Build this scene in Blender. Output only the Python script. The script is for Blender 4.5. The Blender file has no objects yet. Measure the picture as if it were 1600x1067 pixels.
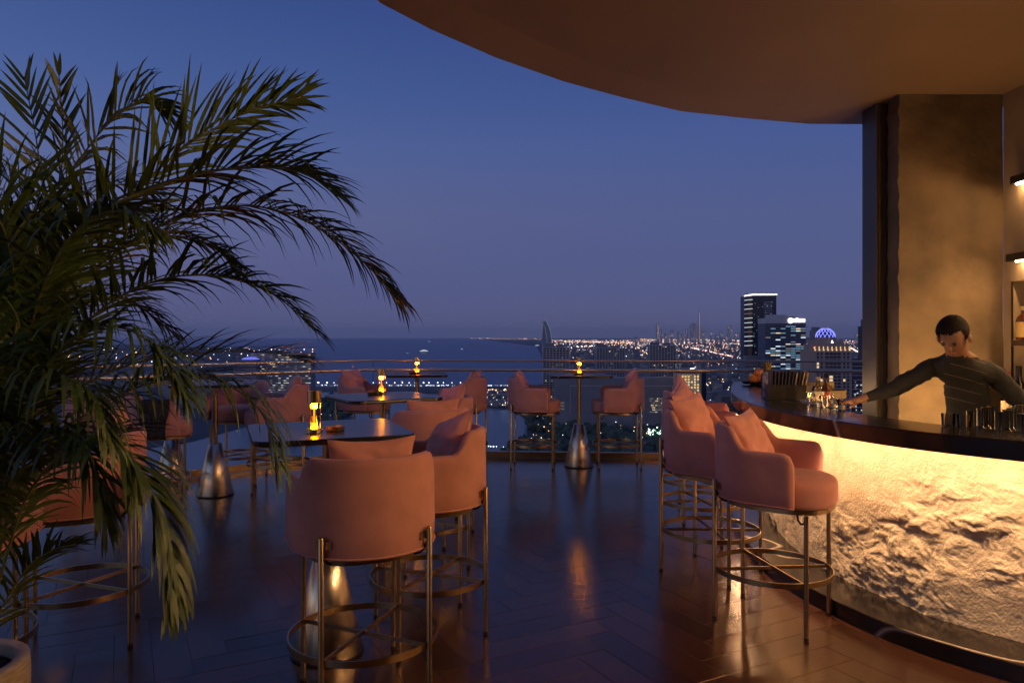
import bpy, bmesh, math, random
from mathutils import Vector, Matrix, noise
random.seed(7)
R = math.radians
sc = bpy.context.scene
COL = sc.collection

# ------------------------------------------------------------------ camera
F, PX, PY, H = 1140.0, 800.0, 526.0, 1.5          # focal length and horizon in photo pixels, eye height
cam = bpy.data.objects.new('camera', bpy.data.cameras.new('camera')); COL.objects.link(cam)
cam.location = (0, 0, H); cam.rotation_euler = (R(90), 0, 0)
cam.data.sensor_width = 36; cam.data.lens = 36 * F / 1600
cam.data.shift_y = -7.5 / 1600
cam.data.clip_start = 0.05; cam.data.clip_end = 200000
sc.camera = cam

# ------------------------------------------------------------------ dusk sky (sun already set, so no sun lamp)
world = bpy.data.worlds.new('World'); sc.world = world; world.use_nodes = True
wt = world.node_tree; wn = wt.nodes; wl = wt.links
bg = wn['Background']; out = wn['World Output']
tc = wn.new('ShaderNodeTexCoord'); sep = wn.new('ShaderNodeSeparateXYZ')
wl.new(tc.outputs['Generated'], sep.inputs[0])
ramp = wn.new('ShaderNodeValToRGB'); cr = ramp.color_ramp
cr.elements[0].position = 0.0; cr.elements[0].color = (.108, .108, .222, 1)
cr.elements[1].position = 1.0; cr.elements[1].color = (.010, .034, .160, 1)
for p, c in ((.065, (.088, .103, .236)), (.16, (.081, .106, .252)), (.25, (.050, .092, .270)), (.31, (.031, .073, .248)), (.42, (.013, .044, .200))):
    e = cr.elements.new(p); e.color = (*c, 1)
wl.new(sep.outputs['Z'], ramp.inputs[0]); wl.new(ramp.outputs[0], bg.inputs[0]); bg.inputs[1].default_value = 1.0
sky = wn.new('ShaderNodeTexSky'); sky.sky_type = 'NISHITA'; sky.sun_disc = False
sky.sun_elevation = R(-5); sky.sun_rotation = R(235)
bg2 = wn.new('ShaderNodeBackground'); bg2.inputs[1].default_value = 6.0
addw = wn.new('ShaderNodeAddShader')
wl.new(sky.outputs[0], bg2.inputs[0]); wl.new(bg.outputs[0], addw.inputs[0]); wl.new(bg2.outputs[0], addw.inputs[1])
wl.new(addw.outputs[0], out.inputs[0])
sc.view_settings.view_transform = 'Standard'; sc.view_settings.look = 'None'
sc.view_settings.exposure = 0.10; sc.view_settings.gamma = 1.0
sc.render.engine = 'CYCLES'
cy = sc.cycles
cy.use_denoising = True; cy.max_bounces = 8; cy.volume_bounces = 2; cy.diffuse_bounces = 4; cy.glossy_bounces = 4
cy.transparent_max_bounces = 16; cy.sample_clamp_indirect = 6.0; cy.caustics_reflective = False; cy.caustics_refractive = False

# ------------------------------------------------------------------ helpers
def gp(px, py, z=0.0):
    """point on the horizontal plane z seen at photo pixel (px, py)"""
    y = (H - z) * F / (py - PY)
    return Vector(((px - PX) / F * y, y, z))
def at(px, py, y):
    return Vector(((px - PX) / F * y, y, H - (py - PY) / F * y))

def tag(o, label=None, cat=None, group=None, kind=None):
    if label: o['label'] = label
    if cat: o['category'] = cat
    if group: o['group'] = group
    if kind: o['kind'] = kind
    return o
def empty(name, loc=(0, 0, 0), rz=0.0, label=None, cat=None, group=None):
    o = bpy.data.objects.new(name, None); COL.objects.link(o)
    o.location = loc; o.rotation_euler = (0, 0, rz)
    return tag(o, label, cat, group)
def link(name, me, parent=None):
    o = bpy.data.objects.new(name, me); COL.objects.link(o)
    if parent: o.parent = parent
    return o
def copy_tree(o, parent=None):
    c = o.copy(); COL.objects.link(c); c.parent = parent
    for ch in list(o.children): copy_tree(ch, c)
    return c

class MB:
    """collects vertices and faces, then builds one mesh object"""
    def __init__(s): s.v = []; s.f = []; s.m = []
    def add(s, vs, fs, mi=0):
        n = len(s.v); s.v += [tuple(p) for p in vs]
        s.f += [tuple(i + n for i in f) for f in fs]; s.m += [mi] * len(fs)
    def box(s, x0, x1, y0, y1, z0, z1, M=None, mi=0):
        vs = [Vector(p) for p in ((x0,y0,z0),(x1,y0,z0),(x1,y1,z0),(x0,y1,z0),(x0,y0,z1),(x1,y0,z1),(x1,y1,z1),(x0,y1,z1))]
        if M is not None: vs = [M @ p for p in vs]
        s.add(vs, [(3,2,1,0),(4,5,6,7),(0,1,5,4),(1,2,6,5),(2,3,7,6),(3,0,4,7)], mi)
    def tube(s, pts, r, n=10, mi=0, cap=True):
        pts = [Vector(p) for p in pts]; rs = r if isinstance(r, (list, tuple)) else [r] * len(pts)
        t0 = (pts[1] - pts[0]).normalized()
        up = Vector((0, 0, 1)) if abs(t0.z) < .9 else Vector((1, 0, 0))
        vs = []
        for i, p in enumerate(pts):
            t = (pts[min(i + 1, len(pts) - 1)] - pts[max(i - 1, 0)]).normalized()
            a = t.cross(up).normalized(); b = t.cross(a).normalized()
            for k in range(n):
                q = 2 * math.pi * k / n
                vs.append(p + (a * math.cos(q) + b * math.sin(q)) * rs[i])
        fs = [(i*n+k, i*n+(k+1) % n, (i+1)*n+(k+1) % n, (i+1)*n+k) for i in range(len(pts)-1) for k in range(n)]
        if cap: fs += [tuple(range(n))[::-1], tuple((len(pts)-1)*n+k for k in range(n))]
        s.add(vs, fs, mi)
    def lathe(s, prof, c=(0, 0, 0), n=32, mi=0, cap=True):
        c = Vector(c); vs = []
        for r, z in prof:
            for k in range(n):
                q = 2 * math.pi * k / n
                vs.append(c + Vector((r * math.cos(q), r * math.sin(q), z)))
        fs = [(i*n+k, i*n+(k+1) % n, (i+1)*n+(k+1) % n, (i+1)*n+k) for i in range(len(prof)-1) for k in range(n)]
        if cap: fs += [tuple(range(n))[::-1], tuple((len(prof)-1)*n+k for k in range(n))]
        s.add(vs, fs, mi)
    def prism(s, poly, z0, z1, mi=0, bev=0.0):
        n = len(poly)
        rings = [[(x, y, z0) for x, y in poly]]
        if bev:
            cx = sum(p[0] for p in poly) / n; cy_ = sum(p[1] for p in poly) / n
            def ins(d): return [(x - (x - cx) / math.hypot(x - cx, y - cy_) * d, y - (y - cy_) / math.hypot(x - cx, y - cy_) * d) for x, y in poly]
            rings.append([(x, y, z1 - bev) for x, y in poly]); rings.append([(x, y, z1) for x, y in ins(bev)])
        else: rings.append([(x, y, z1) for x, y in poly])
        vs = [p for r_ in rings for p in r_]
        fs = [(i*n+k, i*n+(k+1) % n, (i+1)*n+(k+1) % n, (i+1)*n+k) for i in range(len(rings)-1) for k in range(n)]
        fs += [tuple(range(n))[::-1], tuple((len(rings)-1)*n+k for k in range(n))]
        s.add(vs, fs, mi)
    def mesh(s, name, mats, smooth=None):
        me = bpy.data.meshes.new(name); me.from_pydata(s.v, [], s.f)
        for m in (mats if isinstance(mats, (list, tuple)) else [mats]): me.materials.append(m)
        if any(s.m): me.polygons.foreach_set('material_index', s.m)
        me.update()
        if smooth is not None:
            me.polygons.foreach_set('use_smooth', [True] * len(me.polygons))
            if smooth < 180:
                me.set_sharp_from_angle(angle=R(smooth))
        return me
    def build(s, name, mats, parent=None, smooth=None):
        return link(name, s.mesh(name, mats, smooth), parent)

# ------------------------------------------------------------------ materials
MATS = {}
def mat(name, col, rough=.5, metal=0.0, noise_=None, bump=None, emit=None, sheen=0, coat=0, aniso=0, var=0, spec=None, stint=None):
    """noise_=(scale, amount, (sx,sy,sz)) colour mottling; bump=(scale, strength, dist, (sx,sy,sz)) fine relief"""
    m = bpy.data.materials.new(name); m.use_nodes = True; MATS[name] = m
    nt = m.node_tree; nd = nt.nodes; lk = nt.links; b = nd['Principled BSDF']
    b.inputs['Base Color'].default_value = (*col, 1); b.inputs['Roughness'].default_value = rough
    b.inputs['Metallic'].default_value = metal
    if sheen: b.inputs['Sheen Weight'].default_value = sheen; b.inputs['Sheen Roughness'].default_value = .4; b.inputs['Sheen Tint'].default_value = (1, .8, .75, 1)
    if coat: b.inputs['Coat Weight'].default_value = coat; b.inputs['Coat Roughness'].default_value = .08
    if stint: b.inputs['Specular Tint'].default_value = (*stint, 1)
    if spec is not None: b.inputs['Specular IOR Level'].default_value = spec
    if aniso:
        b.inputs['Anisotropic'].default_value = aniso
        tg = nd.new('ShaderNodeTangent'); tg.direction_type = 'RADIAL'; tg.axis = 'Z'
        lk.new(tg.outputs[0], b.inputs['Tangent'])
    if emit: b.inputs['Emission Color'].default_value = (*emit[0], 1); b.inputs['Emission Strength'].default_value = emit[1]
    crd = nd.new('ShaderNodeTexCoord')
    def tex(scale, sv, detail=6):
        mp = nd.new('ShaderNodeMapping'); mp.inputs['Scale'].default_value = sv
        lk.new(crd.outputs['Object'], mp.inputs[0])
        n = nd.new('ShaderNodeTexNoise'); n.inputs['Scale'].default_value = scale; n.inputs['Detail'].default_value = detail
        lk.new(mp.outputs[0], n.inputs[0]); return n
    last = None
    if noise_:
        n = tex(noise_[0], noise_[2] if len(noise_) > 2 else (1, 1, 1))
        mr = nd.new('ShaderNodeMapRange'); mr.inputs['From Min'].default_value = .3; mr.inputs['From Max'].default_value = .7
        mr.inputs['To Min'].default_value = 1 - noise_[1]; mr.inputs['To Max'].default_value = 1 + noise_[1]
        lk.new(n.outputs[0], mr.inputs[0]); last = mr.outputs[0]
    if var:
        oi = nd.new('ShaderNodeObjectInfo'); mr2 = nd.new('ShaderNodeMapRange')
        mr2.inputs['To Min'].default_value = 1 - var; mr2.inputs['To Max'].default_value = 1 + var
        lk.new(oi.outputs['Random'], mr2.inputs[0])
        if last is None: last = mr2.outputs[0]
        else:
            mu = nd.new('ShaderNodeMath'); mu.operation = 'MULTIPLY'; lk.new(last, mu.inputs[0]); lk.new(mr2.outputs[0], mu.inputs[1]); last = mu.outputs[0]
    if last is not None:
        vm = nd.new('ShaderNodeVectorMath'); vm.operation = 'SCALE'; vm.inputs[0].default_value = col
        lk.new(last, vm.inputs['Scale']); lk.new(vm.outputs[0], b.inputs['Base Color'])
    if bump:
        n = tex(bump[0], bump[3] if len(bump) > 3 else (1, 1, 1))
        bp = nd.new('ShaderNodeBump'); bp.inputs['Strength'].default_value = bump[1]; bp.inputs['Distance'].default_value = bump[2]
        lk.new(n.outputs[0], bp.inputs['Height']); lk.new(bp.outputs[0], b.inputs['Normal'])
    return m
def light_mat(name, col, strength, sample=True):
    m = mat(name, (.02, .02, .02), .6, emit=(col, strength))
    if not sample: m.cycles.emission_sampling = 'NONE'
    return m
def marble(name, col, vein, rough, scale=1.3):
    m = mat(name, col, rough, bump=(90, .03, .001)); nt = m.node_tree; nd = nt.nodes; lk = nt.links; b = nd['Principled BSDF']
    crd = nd.new('ShaderNodeTexCoord'); n1 = nd.new('ShaderNodeTexNoise'); n1.inputs['Scale'].default_value = scale; n1.inputs['Detail'].default_value = 3
    oi = nd.new('ShaderNodeObjectInfo')
    off = nd.new('ShaderNodeVectorMath'); off.operation = 'ADD'
    cmb = nd.new('ShaderNodeCombineXYZ'); mu = nd.new('ShaderNodeMath'); mu.operation = 'MULTIPLY'; mu.inputs[1].default_value = 40
    lk.new(oi.outputs['Random'], mu.inputs[0]); lk.new(mu.outputs[0], cmb.inputs[0]); lk.new(mu.outputs[0], cmb.inputs[1])
    lk.new(crd.outputs['Object'], off.inputs[0]); lk.new(cmb.outputs[0], off.inputs[1]); lk.new(off.outputs[0], n1.inputs[0])
    # a vein is the thin line where a slow noise crosses its middle value
    s1 = nd.new('ShaderNodeMath'); s1.operation = 'SUBTRACT'; s1.inputs[1].default_value = .47
    ab = nd.new('ShaderNodeMath'); ab.operation = 'ABSOLUTE'
    cr_ = nd.new('ShaderNodeValToRGB'); cr_.color_ramp.elements[0].color = (*vein, 1); cr_.color_ramp.elements[0].position = .0015
    cr_.color_ramp.elements[1].color = (*col, 1); cr_.color_ramp.elements[1].position = .005
    lk.new(n1.outputs[0], s1.inputs[0]); lk.new(s1.outputs[0], ab.inputs[0]); lk.new(ab.outputs[0], cr_.inputs[0]); lk.new(cr_.outputs[0], b.inputs['Base Color'])
    return m

M_fabric = mat('terracotta_fabric', (.56, .245, .205), .85, noise_=(9, .10), bump=(420, .25, .0015), sheen=.25)
M_pillow = mat('rose_pillow_fabric', (.60, .26, .22), .8, noise_=(7, .12), bump=(300, .25, .0015), sheen=.3)
M_brass = mat('bronze_metal', (.42, .29, .155), .30, 1.0, noise_=(30, .10))
M_dark = mat('dark_bronze', (.10, .07, .045), .38, 1.0)
M_rail = mat('rail_bronze', (.80, .62, .44), .32, 1.0)
M_cone = mat('brushed_metal', (.62, .50, .38), .27, 1.0, noise_=(60, .06, (1, 1, .05)), aniso=.75)
M_lampmetal = mat('lamp_brass', (.62, .42, .20), .25, 1.0)
M_marble_top = marble('table_marble', (.012, .011, .012), (.30, .26, .22), .26)
M_marble_top.node_tree.nodes['Principled BSDF'].inputs['Specular IOR Level'].default_value = .34
M_marble_bar = marble('counter_marble', (.016, .012, .010), (.42, .34, .27), .16, .55)
M_plank = mat('dark_oiled_wood', (.050, .021, .011), .18, spec=.60, stint=(1, .70, .52), noise_=(9, .35, (.6, 9, 9)), bump=(24, .28, .0022, (.35, 7, 7)), var=.35)
M_slab = mat('deck_slab', (.012, .009, .008), .6)
M_rock = mat('hewn_stone', (.58, .47, .34), .95, noise_=(11, .16), bump=(85, .9, .0065))
M_plaster = mat('trowelled_plaster', (.135, .092, .052), .8, noise_=(2.6, .42), bump=(11, .55, .02))
M_wallr = mat('back_bar_plaster', (.30, .225, .15), .85, noise_=(3, .15), bump=(20, .25, .006))
M_soffit = mat('soffit_paint', (.245, .155, .105), .5, noise_=(.9, .16, (1, .4, 1)), bump=(1.6, .10, .03))
M_steel = mat('grey_column_paint', (.055, .050, .055), .45, noise_=(4, .08))
M_black = mat('black_plastic', (.016, .013, .011), .4)
M_wood = mat('dark_walnut', (.05, .028, .015), .45, noise_=(10, .3, (1, 1, 8)))
M_leaf = mat('palm_leaf', (.055, .092, .020), .45, noise_=(5, .35), var=.25)
M_stem = mat('palm_stem', (.16, .15, .045), .5, noise_=(9, .3))
M_pot = mat('ribbed_stoneware', (.42, .33, .25), .8, noise_=(14, .2, (1, 1, 5)), bump=(9, .8, .012, (1, 1, 9)))
M_soil = mat('potting_soil', (.02, .014, .010), .95, bump=(60, 1, .02))
M_led = light_mat('bar_led', (1, .585, .29), 140)
M_led2 = light_mat('added_strip_led', (1, .58, .25), 26)
M_led3 = light_mat('shelf_led', (1, .58, .26), 125)
M_led4 = light_mat('added_wash_led', (1, .58, .22), 260)
M_glow = light_mat('lamp_filament_glass', (1, .31, .0036), 170)
M_core = light_mat('lamp_core', (1, .45, .10), 1.6)
M_glow2 = light_mat('lamp_foot_glow', (1, .32, .002), 120)
M_amber = mat('amber_glass', (.10, .028, .008), .06, coat=.5)
M_bottle = mat('dark_bottle_glass', (.005, .005, .004), .08, coat=.4)
M_capsule = mat('black_capsule', (.004, .0035, .003), .22)
M_redcap = mat('red_capsule', (.45, .03, .03), .35)
M_label = mat('cream_paper_label', (.55, .45, .30), .7, noise_=(60, .25))
M_labelred = mat('red_paper_label', (.5, .08, .05), .7)

def glass(name, tint, ior=1.5, rough=0.0):
    m = bpy.data.materials.new(name); m.use_nodes = True; nt = m.node_tree; nd = nt.nodes; lk = nt.links
    for n in list(nd): nd.remove(n)
    o = nd.new('ShaderNodeOutputMaterial'); t = nd.new('ShaderNodeBsdfTransparent'); t.inputs[0].default_value = (*tint, 1)
    g = nd.new('ShaderNodeBsdfGlossy'); g.inputs['Roughness'].default_value = rough
    fr = nd.new('ShaderNodeFresnel'); fr.inputs[0].default_value = ior
    mx = nd.new('ShaderNodeMixShader'); lk.new(fr.outputs[0], mx.inputs[0]); lk.new(t.outputs[0], mx.inputs[1]); lk.new(g.outputs[0], mx.inputs[2]); lk.new(mx.outputs[0], o.inputs[0])
    return m
M_glass = glass('balustrade_glass', (.965, .975, .97), 1.16)
M_ambercl = glass('amber_stem_glass', (1, .62, .28), 1.5, .08)
M_clear = glass('clear_glass', (.86, .82, .72), 1.45, .03)

# ------------------------------------------------------------------ deck: slab and herringbone planks
K1, K2 = Vector((-1.75, 9.2)), Vector((5.2, 8.72))
KL = Vector((-9.0, 9.2 - (9.0 - 1.75) / 1.208))
deck = [(-9.0, -5.0), (7.0, -5.0), (7.0, 8.59), (K2.x, K2.y), (K1.x, K1.y), (KL.x, KL.y)]
b = MB(); b.prism(deck, -.45, -.012)
floor = tag(b.build('floor', M_slab), 'dark herringbone plank deck of the terrace', None, None, 'structure')

def clip(poly, a, n):
    out_ = []
    for i, p in enumerate(poly):
        q = poly[(i + 1) % len(poly)]
        dp = (p[0] - a[0]) * n[0] + (p[1] - a[1]) * n[1]; dq = (q[0] - a[0]) * n[0] + (q[1] - a[1]) * n[1]
        if dp >= 0: out_.append(p)
        if dp * dq < 0:
            t = dp / (dp - dq); out_.append((p[0] + (q[0] - p[0]) * t, p[1] + (q[1] - p[1]) * t))
    return out_
def plank_mesh(mb, poly, dz=0.0):
    n = len(poly); cx = sum(p[0] for p in poly) / n; cy_ = sum(p[1] for p in poly) / n
    o = [(x, y, -.011) for x, y in poly] + [(x, y, -.0012 + dz) for x, y in poly]
    o += [(x - .0012 * (1 if x > cx else -1), y - .0012 * (1 if y > cy_ else -1), dz) for x, y in poly]
    mb.add(o, [(i*n+k, i*n+(k+1) % n, (i+1)*n+(k+1) % n, (i+1)*n+k) for i in range(2) for k in range(n)] + [tuple(2*n+k for k in range(n))])
PL, PW, PA = .80, .16, R(28)
full = MB(); plank_mesh(full, [(-PL/2+.0005, -PW/2+.0005), (PL/2-.0005, -PW/2+.0005), (PL/2-.0005, PW/2-.0005), (-PL/2+.0005, PW/2-.0005)])
full_me = full.mesh('plank', M_plank)
edges = []
inner = [(-8.9, .8), (6.9, .8), (6.9, 8.5), (K2.x, K2.y - .07), (K1.x + .02, K1.y - .07), (KL.x, KL.y - .1)]
for i, p in enumerate(inner):
    q = inner[(i + 1) % len(inner)]; edges.append((p, (-(q[1] - p[1]), q[0] - p[0])))
cand = []
ca, sa = math.cos(PA), math.sin(PA)
for k in range(-90, 130):
    for m_ in range(-14, 14):
        for kind in (0, 1):
            if kind == 0: ox, oy, an = (k + m_ * 10 + 2.5) * PW, (k + .5) * PW, 0.0
            else: ox, oy, an = (k + m_ * 10 + 5.5) * PW, (k + 1 - 2.5) * PW, math.pi / 2
            wx, wy = ox * ca - oy * sa, ox * sa + oy * ca + 4.0
            if not (-9.5 < wx < 7.5 and .3 < wy < 9.8): continue
            if abs(wx) > .78 * wy + 1.0: continue
            a2 = an + PA; c2, s2 = math.cos(a2), math.sin(a2)
            pts = [(-PL/2+.0005, -PW/2+.0005), (PL/2-.0005, -PW/2+.0005), (PL/2-.0005, PW/2-.0005), (-PL/2+.0005, PW/2-.0005)]
            wp = [(wx + x * c2 - y * s2, wy + x * s2 + y * c2) for x, y in pts]
            cp = wp
            for a_, n_ in edges:
                cp = clip(cp, a_, n_)
                if len(cp) < 3: break
            if len(cp) < 3: continue
            cand.append((math.hypot(wx, wy) + (0 if abs(wx) < .74 * wy and wy > 2.7 else 50), wx, wy, a2, len(cp) == 4 and cp == wp, cp))
cand.sort(key=lambda t: t[0])
rest = MB(); nsolo = 0
for d_, wx, wy, a2, isfull, cp in cand:
    tilt = (random.gauss(0, .0007), random.gauss(0, .0012))
    if nsolo < 300 and isfull:
        o = link('plank', full_me, floor); o.location = (wx, wy, random.uniform(-.0004, .0004)); o.rotation_euler = (tilt[1], tilt[0], a2); nsolo += 1
    else:
        c2, s2 = math.cos(-a2), math.sin(-a2)
        area = abs(sum(cp[i][0]*cp[(i+1) % len(cp)][1] - cp[(i+1) % len(cp)][0]*cp[i][1] for i in range(len(cp)))) / 2
        if area < .002: continue
        plank_mesh(rest, cp, random.uniform(-.0006, .0004))
o = rest.build('distant_planks', M_plank, floor); o['kind'] = 'stuff'

# ------------------------------------------------------------------ canopy soffit, column, walls
ZC = 3.36
def cp_(px, py): p = gp(px, py, ZC); return (p.x, p.y)
edge = [cp_(596, 0), cp_(674, 41), cp_(774, 85), cp_(881, 123), cp_(972, 148), cp_(1064, 170), cp_(1165, 181), cp_(1265, 190), cp_(1352, 190.5)]
lead = [(-2.6, -4.5), (-2.2, -1.0), (-1.75, 1.2), (-1.25, 2.75)]
poly = lead + edge + [(3.15, 5.9), (6.8, 5.9), (6.8, -4.5)]
b = MB(); b.prism(poly, ZC, ZC + .40)
canopy = tag(b.build('canopy_roof', M_soffit), 'brown curved soffit overhanging the bar and terrace', 'canopy')
inn = []
full_edge = lead + edge
for i, p in enumerate(full_edge):
    a_ = Vector(full_edge[max(i-1, 0)]); c_ = Vector(full_edge[min(i+1, len(full_edge)-1)])
    t = (c_ - a_).normalized(); n_ = Vector((t.y, -t.x)); inn.append(Vector(p) + n_ * .34)
b = MB()
for i in range(len(full_edge) - 1):
    q = [Vector(full_edge[i]), Vector(full_edge[i+1]), inn[i+1], inn[i]]
    b.add([(v.x, v.y, ZC - (.022 if k < 2 else .001)) for k, v in enumerate(q)] + [(v.x, v.y, ZC - .0005) for v in q], [(0,1,2,3),(0,4,5,1)])
b.build('edge_band', M_soffit, canopy)

# plaster pier behind the bar (rough left edge), right wall with bottle niche, room shell
WY = 5.6; WX0, WX1 = 2.97, 3.77
b = MB(); nx, nz = 40, 120; vs = []
for j in range(nz + 1):
    z = j / nz * (ZC - .002)
    for i in range(nx + 1):
        x = WX0 + (WX1 - WX0) * i / nx; y = WY + noise.noise(Vector((x * 2.3, z * 2.3, 3))) * .012 + noise.noise(Vector((x * 9, z * 9, 8))) * .004
        if i == 0: x += noise.noise(Vector((1, z * 11, 0))) * .012 + noise.noise(Vector((1, z * 31, 5))) * .007
        vs.append((x, y, z))
b.add(vs, [(j*(nx+1)+i, j*(nx+1)+i+1, (j+1)*(nx+1)+i+1, (j+1)*(nx+1)+i) for j in range(nz) for i in range(nx)])
n0 = len(b.v)
back = [(WX0 + .05, WY + .55, j / nz * (ZC - .002)) for j in range(nz + 1)]
b.v += back; b.f += [(j*(nx+1), (j+1)*(nx+1), n0+j+1, n0+j) for j in range(nz)]; b.m += [0] * nz
pier = tag(b.build('wall_pier', M_plaster, None, 60), 'rough plaster wall behind the bartender', 'wall', None, None)

b = MB(); b.box(2.905, 3.018, 5.82, 6.05, -.002, ZC - .002)
column = tag(b.build('steel_column', M_steel), 'slim grey steel column between skyline and plaster wall', 'column')
b = MB(); b.box(2.918, 2.936, 5.808, 5.8195, .02, ZC - .01); b.box(2.985, 3.003, 5.808, 5.8195, .02, ZC - .01)
b.build('cover_strip', M_dark, column)

wall_right = empty('wall_right'); wall_right['kind'] = 'structure'; wall_right['label'] = 'plaster wall with bottle niche at the right edge'
NZ0, NZ1, NY0, NY1 = .90, 1.915, 3.2, 5.50
b = MB(); X = WX1
b.box(X, X + .3, NY1, WY - .001, 0, ZC - .002); b.box(X, X + .3, -4.4, NY0, 0, ZC - .002)
b.box(X, X + .3, NY0, NY1, NZ1, ZC - .002); b.box(X, X + .3, NY0, NY1, 0, NZ0)
b.box(X + .16, X + .3, NY0, NY1, NZ0, NZ1)
b.build('wall_body', M_wallr, wall_right)
b = MB(); b.box(X - .004, X + .004, NY1 - .006, NY1 + .006, NZ0, NZ1); b.build('niche_trim', M_dark, wall_right)
for yy, zz in ((5.44, 1.78), (5.44, 1.37), (5.36, 1.37)):
    b = MB(); b.tube([(X + .150, yy - .0, zz), (X + .1595, yy, zz)], .012, 10); b.build('fixing', M_dark, wall_right)
shelf = MB(); shelf.box(X - .095, X + .158, 3.25, 5.365, 1.435, 1.475)
tag(shelf.build('bottle_shelf', M_wood), 'dark wooden bottle shelf in the wall niche', 'shelf')
for z, lb in ((2.63, 'upper linear wall light glowing above the bottle niche'), (2.06, 'lower black wall light bar just above the bottle niche')):
    fx = empty('wall_light', (0, 0, 0), 0, lb, 'wall light', 'linear lights along the bar wall')
    b = MB(); b.box(X - .07, X - .002, 2.4, 5.42 + (.05 if z < 2.3 else 0), z, z + .055); b.build('housing', M_black, fx)
    b = MB(); b.box(X - .050, X - .036, 2.45, 5.39, z - .010, z - .0005); b.build('diffuser', M_led3, fx)
for y0, lb in ((.05, 'added wall light beside the camera, out of view'),):  # added fixture out of view, throws warm side light on the chairs
    fx = empty('wall_light', (0, 0, 0), 0, lb, 'wall light', 'linear lights along the bar wall')
    b = MB(); b.box(X - .07, X - .002, y0, y0 + 2.3, 2.63, 2.685); b.build('housing', M_black, fx)
    b = MB(); b.box(X - .085, X - .0705, y0 + .03, y0 + 2.27, 2.60, 2.68); b.build('diffuser', M_led3, fx)
b = MB(); b.box(-2.6, 7.0, -4.9, -4.6, 0, ZC + .4)
tag(b.build('wall_rear', M_plaster), 'rear wall of the bar room', None, None, 'structure')

ww = empty('added_wall_washer', (3.34, 5.12, .60), 0, 'added low washer hidden behind the bar, lighting the plaster wall', 'wall washer')  # added unseen light for the glow low on the plaster wall
b = MB(); b.box(-.38, .36, -.03, .03, -.03, .0); b.box(-.38, .36, -.035, -.03, -.03, .05); b.build('housing', M_black, ww)
b = MB(); b.box(-.37, .35, -.024, .024, .0005, .012); b.build('diffuser', M_led4, ww)
# ------------------------------------------------------------------ bar counter
ctrl = [(4.4, 2.10), (3.764, 2.20), (3.30, 2.36), (2.72, 2.68), (2.22, 3.12), (1.905, 3.52), (1.745, 3.89), (1.655, 4.25), (1.612, 4.6), (1.620, 5.0), (1.675, 5.4), (1.78, 5.9), (1.92, 6.4), (2.08, 6.9), (2.23, 7.33), (2.36, 7.7)]
def catmull(P, step=.035):
    P = [Vector(p) for p in P]; out_ = []
    for i in range(1, len(P) - 2):
        p0, p1, p2, p3 = P[i-1:i+3]; n = max(2, int((p2 - p1).length / step))
        for k in range(n):
            t = k / n
            out_.append(.5 * ((2*p1) + (-p0+p2)*t + (2*p0-5*p1+4*p2-p3)*t*t + (-p0+3*p1-3*p2+p3)*t**3))
    out_.append(P[-2]); return out_
BC = catmull(ctrl)
BN = []
for i in range(len(BC)):
    t = (BC[min(i+1, len(BC)-1)] - BC[max(i-1, 0)]).normalized(); BN.append(Vector((t.y, -t.x)))
def sweep(mb, prof, i0=0, i1=None, mi=0):
    i1 = len(BC) if i1 is None else i1; n = len(prof); vs = []
    for i in range(i0, i1):
        for o_, z in prof:
            p = BC[i] + BN[i] * o_; vs.append((p.x, p.y, z))
    c = i1 - i0
    fs = [(i*n+k, (i+1)*n+k, (i+1)*n+(k+1) % n, i*n+(k+1) % n) for i in range(c-1) for k in range(n)]
    fs += [tuple(range(n)), tuple((c-1)*n+k for k in range(n))[::-1]]
    mb.add(vs, fs, mi)
def bar_pt(y, o_):
    i = min(range(len(BC)), key=lambda j: abs(BC[j].y - y)); p = BC[i] + BN[i] * o_; return p, BN[i]
bar = empty('bar_counter', (2.0, 4.6, 0), 0, 'curved bar with rough stone front and black marble top', 'bar')
def bpart(mb, name, m, smooth=None):
    o = mb.build(name, m, bar, smooth); o.location = (-2.0, -4.6, 0); return o
b = MB(); sweep(b, [(0, .962), (0, 1.046), (.004, 1.05), (.37, 1.05), (.37, 1.018), (.035, 1.018), (.035, .962)]); bpart(b, 'counter_top', M_marble_bar, 30)
b = MB(); sweep(b, [(0, 0), (0, .081), (.004, .085), (.345, .085), (.345, 0)]); bpart(b, 'plinth', M_marble_bar, 30)
b = MB(); sweep(b, [(.338, .086), (.338, 1.0175), (.345, 1.0175), (.345, .086)]); bpart(b, 'carcass', M_black)
b = MB(); sweep(b, [(.038, 1.0165), (.038, 1.0175), (.066, 1.0175), (.066, 1.0165)]); bpart(b, 'led_strip', M_led)
b = MB(); sweep(b, [(.348, .985), (.348, 1.0175), (.366, 1.0175), (.366, .985)]); bpart(b, 'added_light_strip', M_led2)  # added strip, unseen under the back edge, warms the space behind the counter
b = MB(); sweep(b, [(.38, .78), (.38, .82), (.76, .82), (.76, .78)], 0, int(len(BC) * .62)); bpart(b, 'work_shelf', M_dark)
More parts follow.
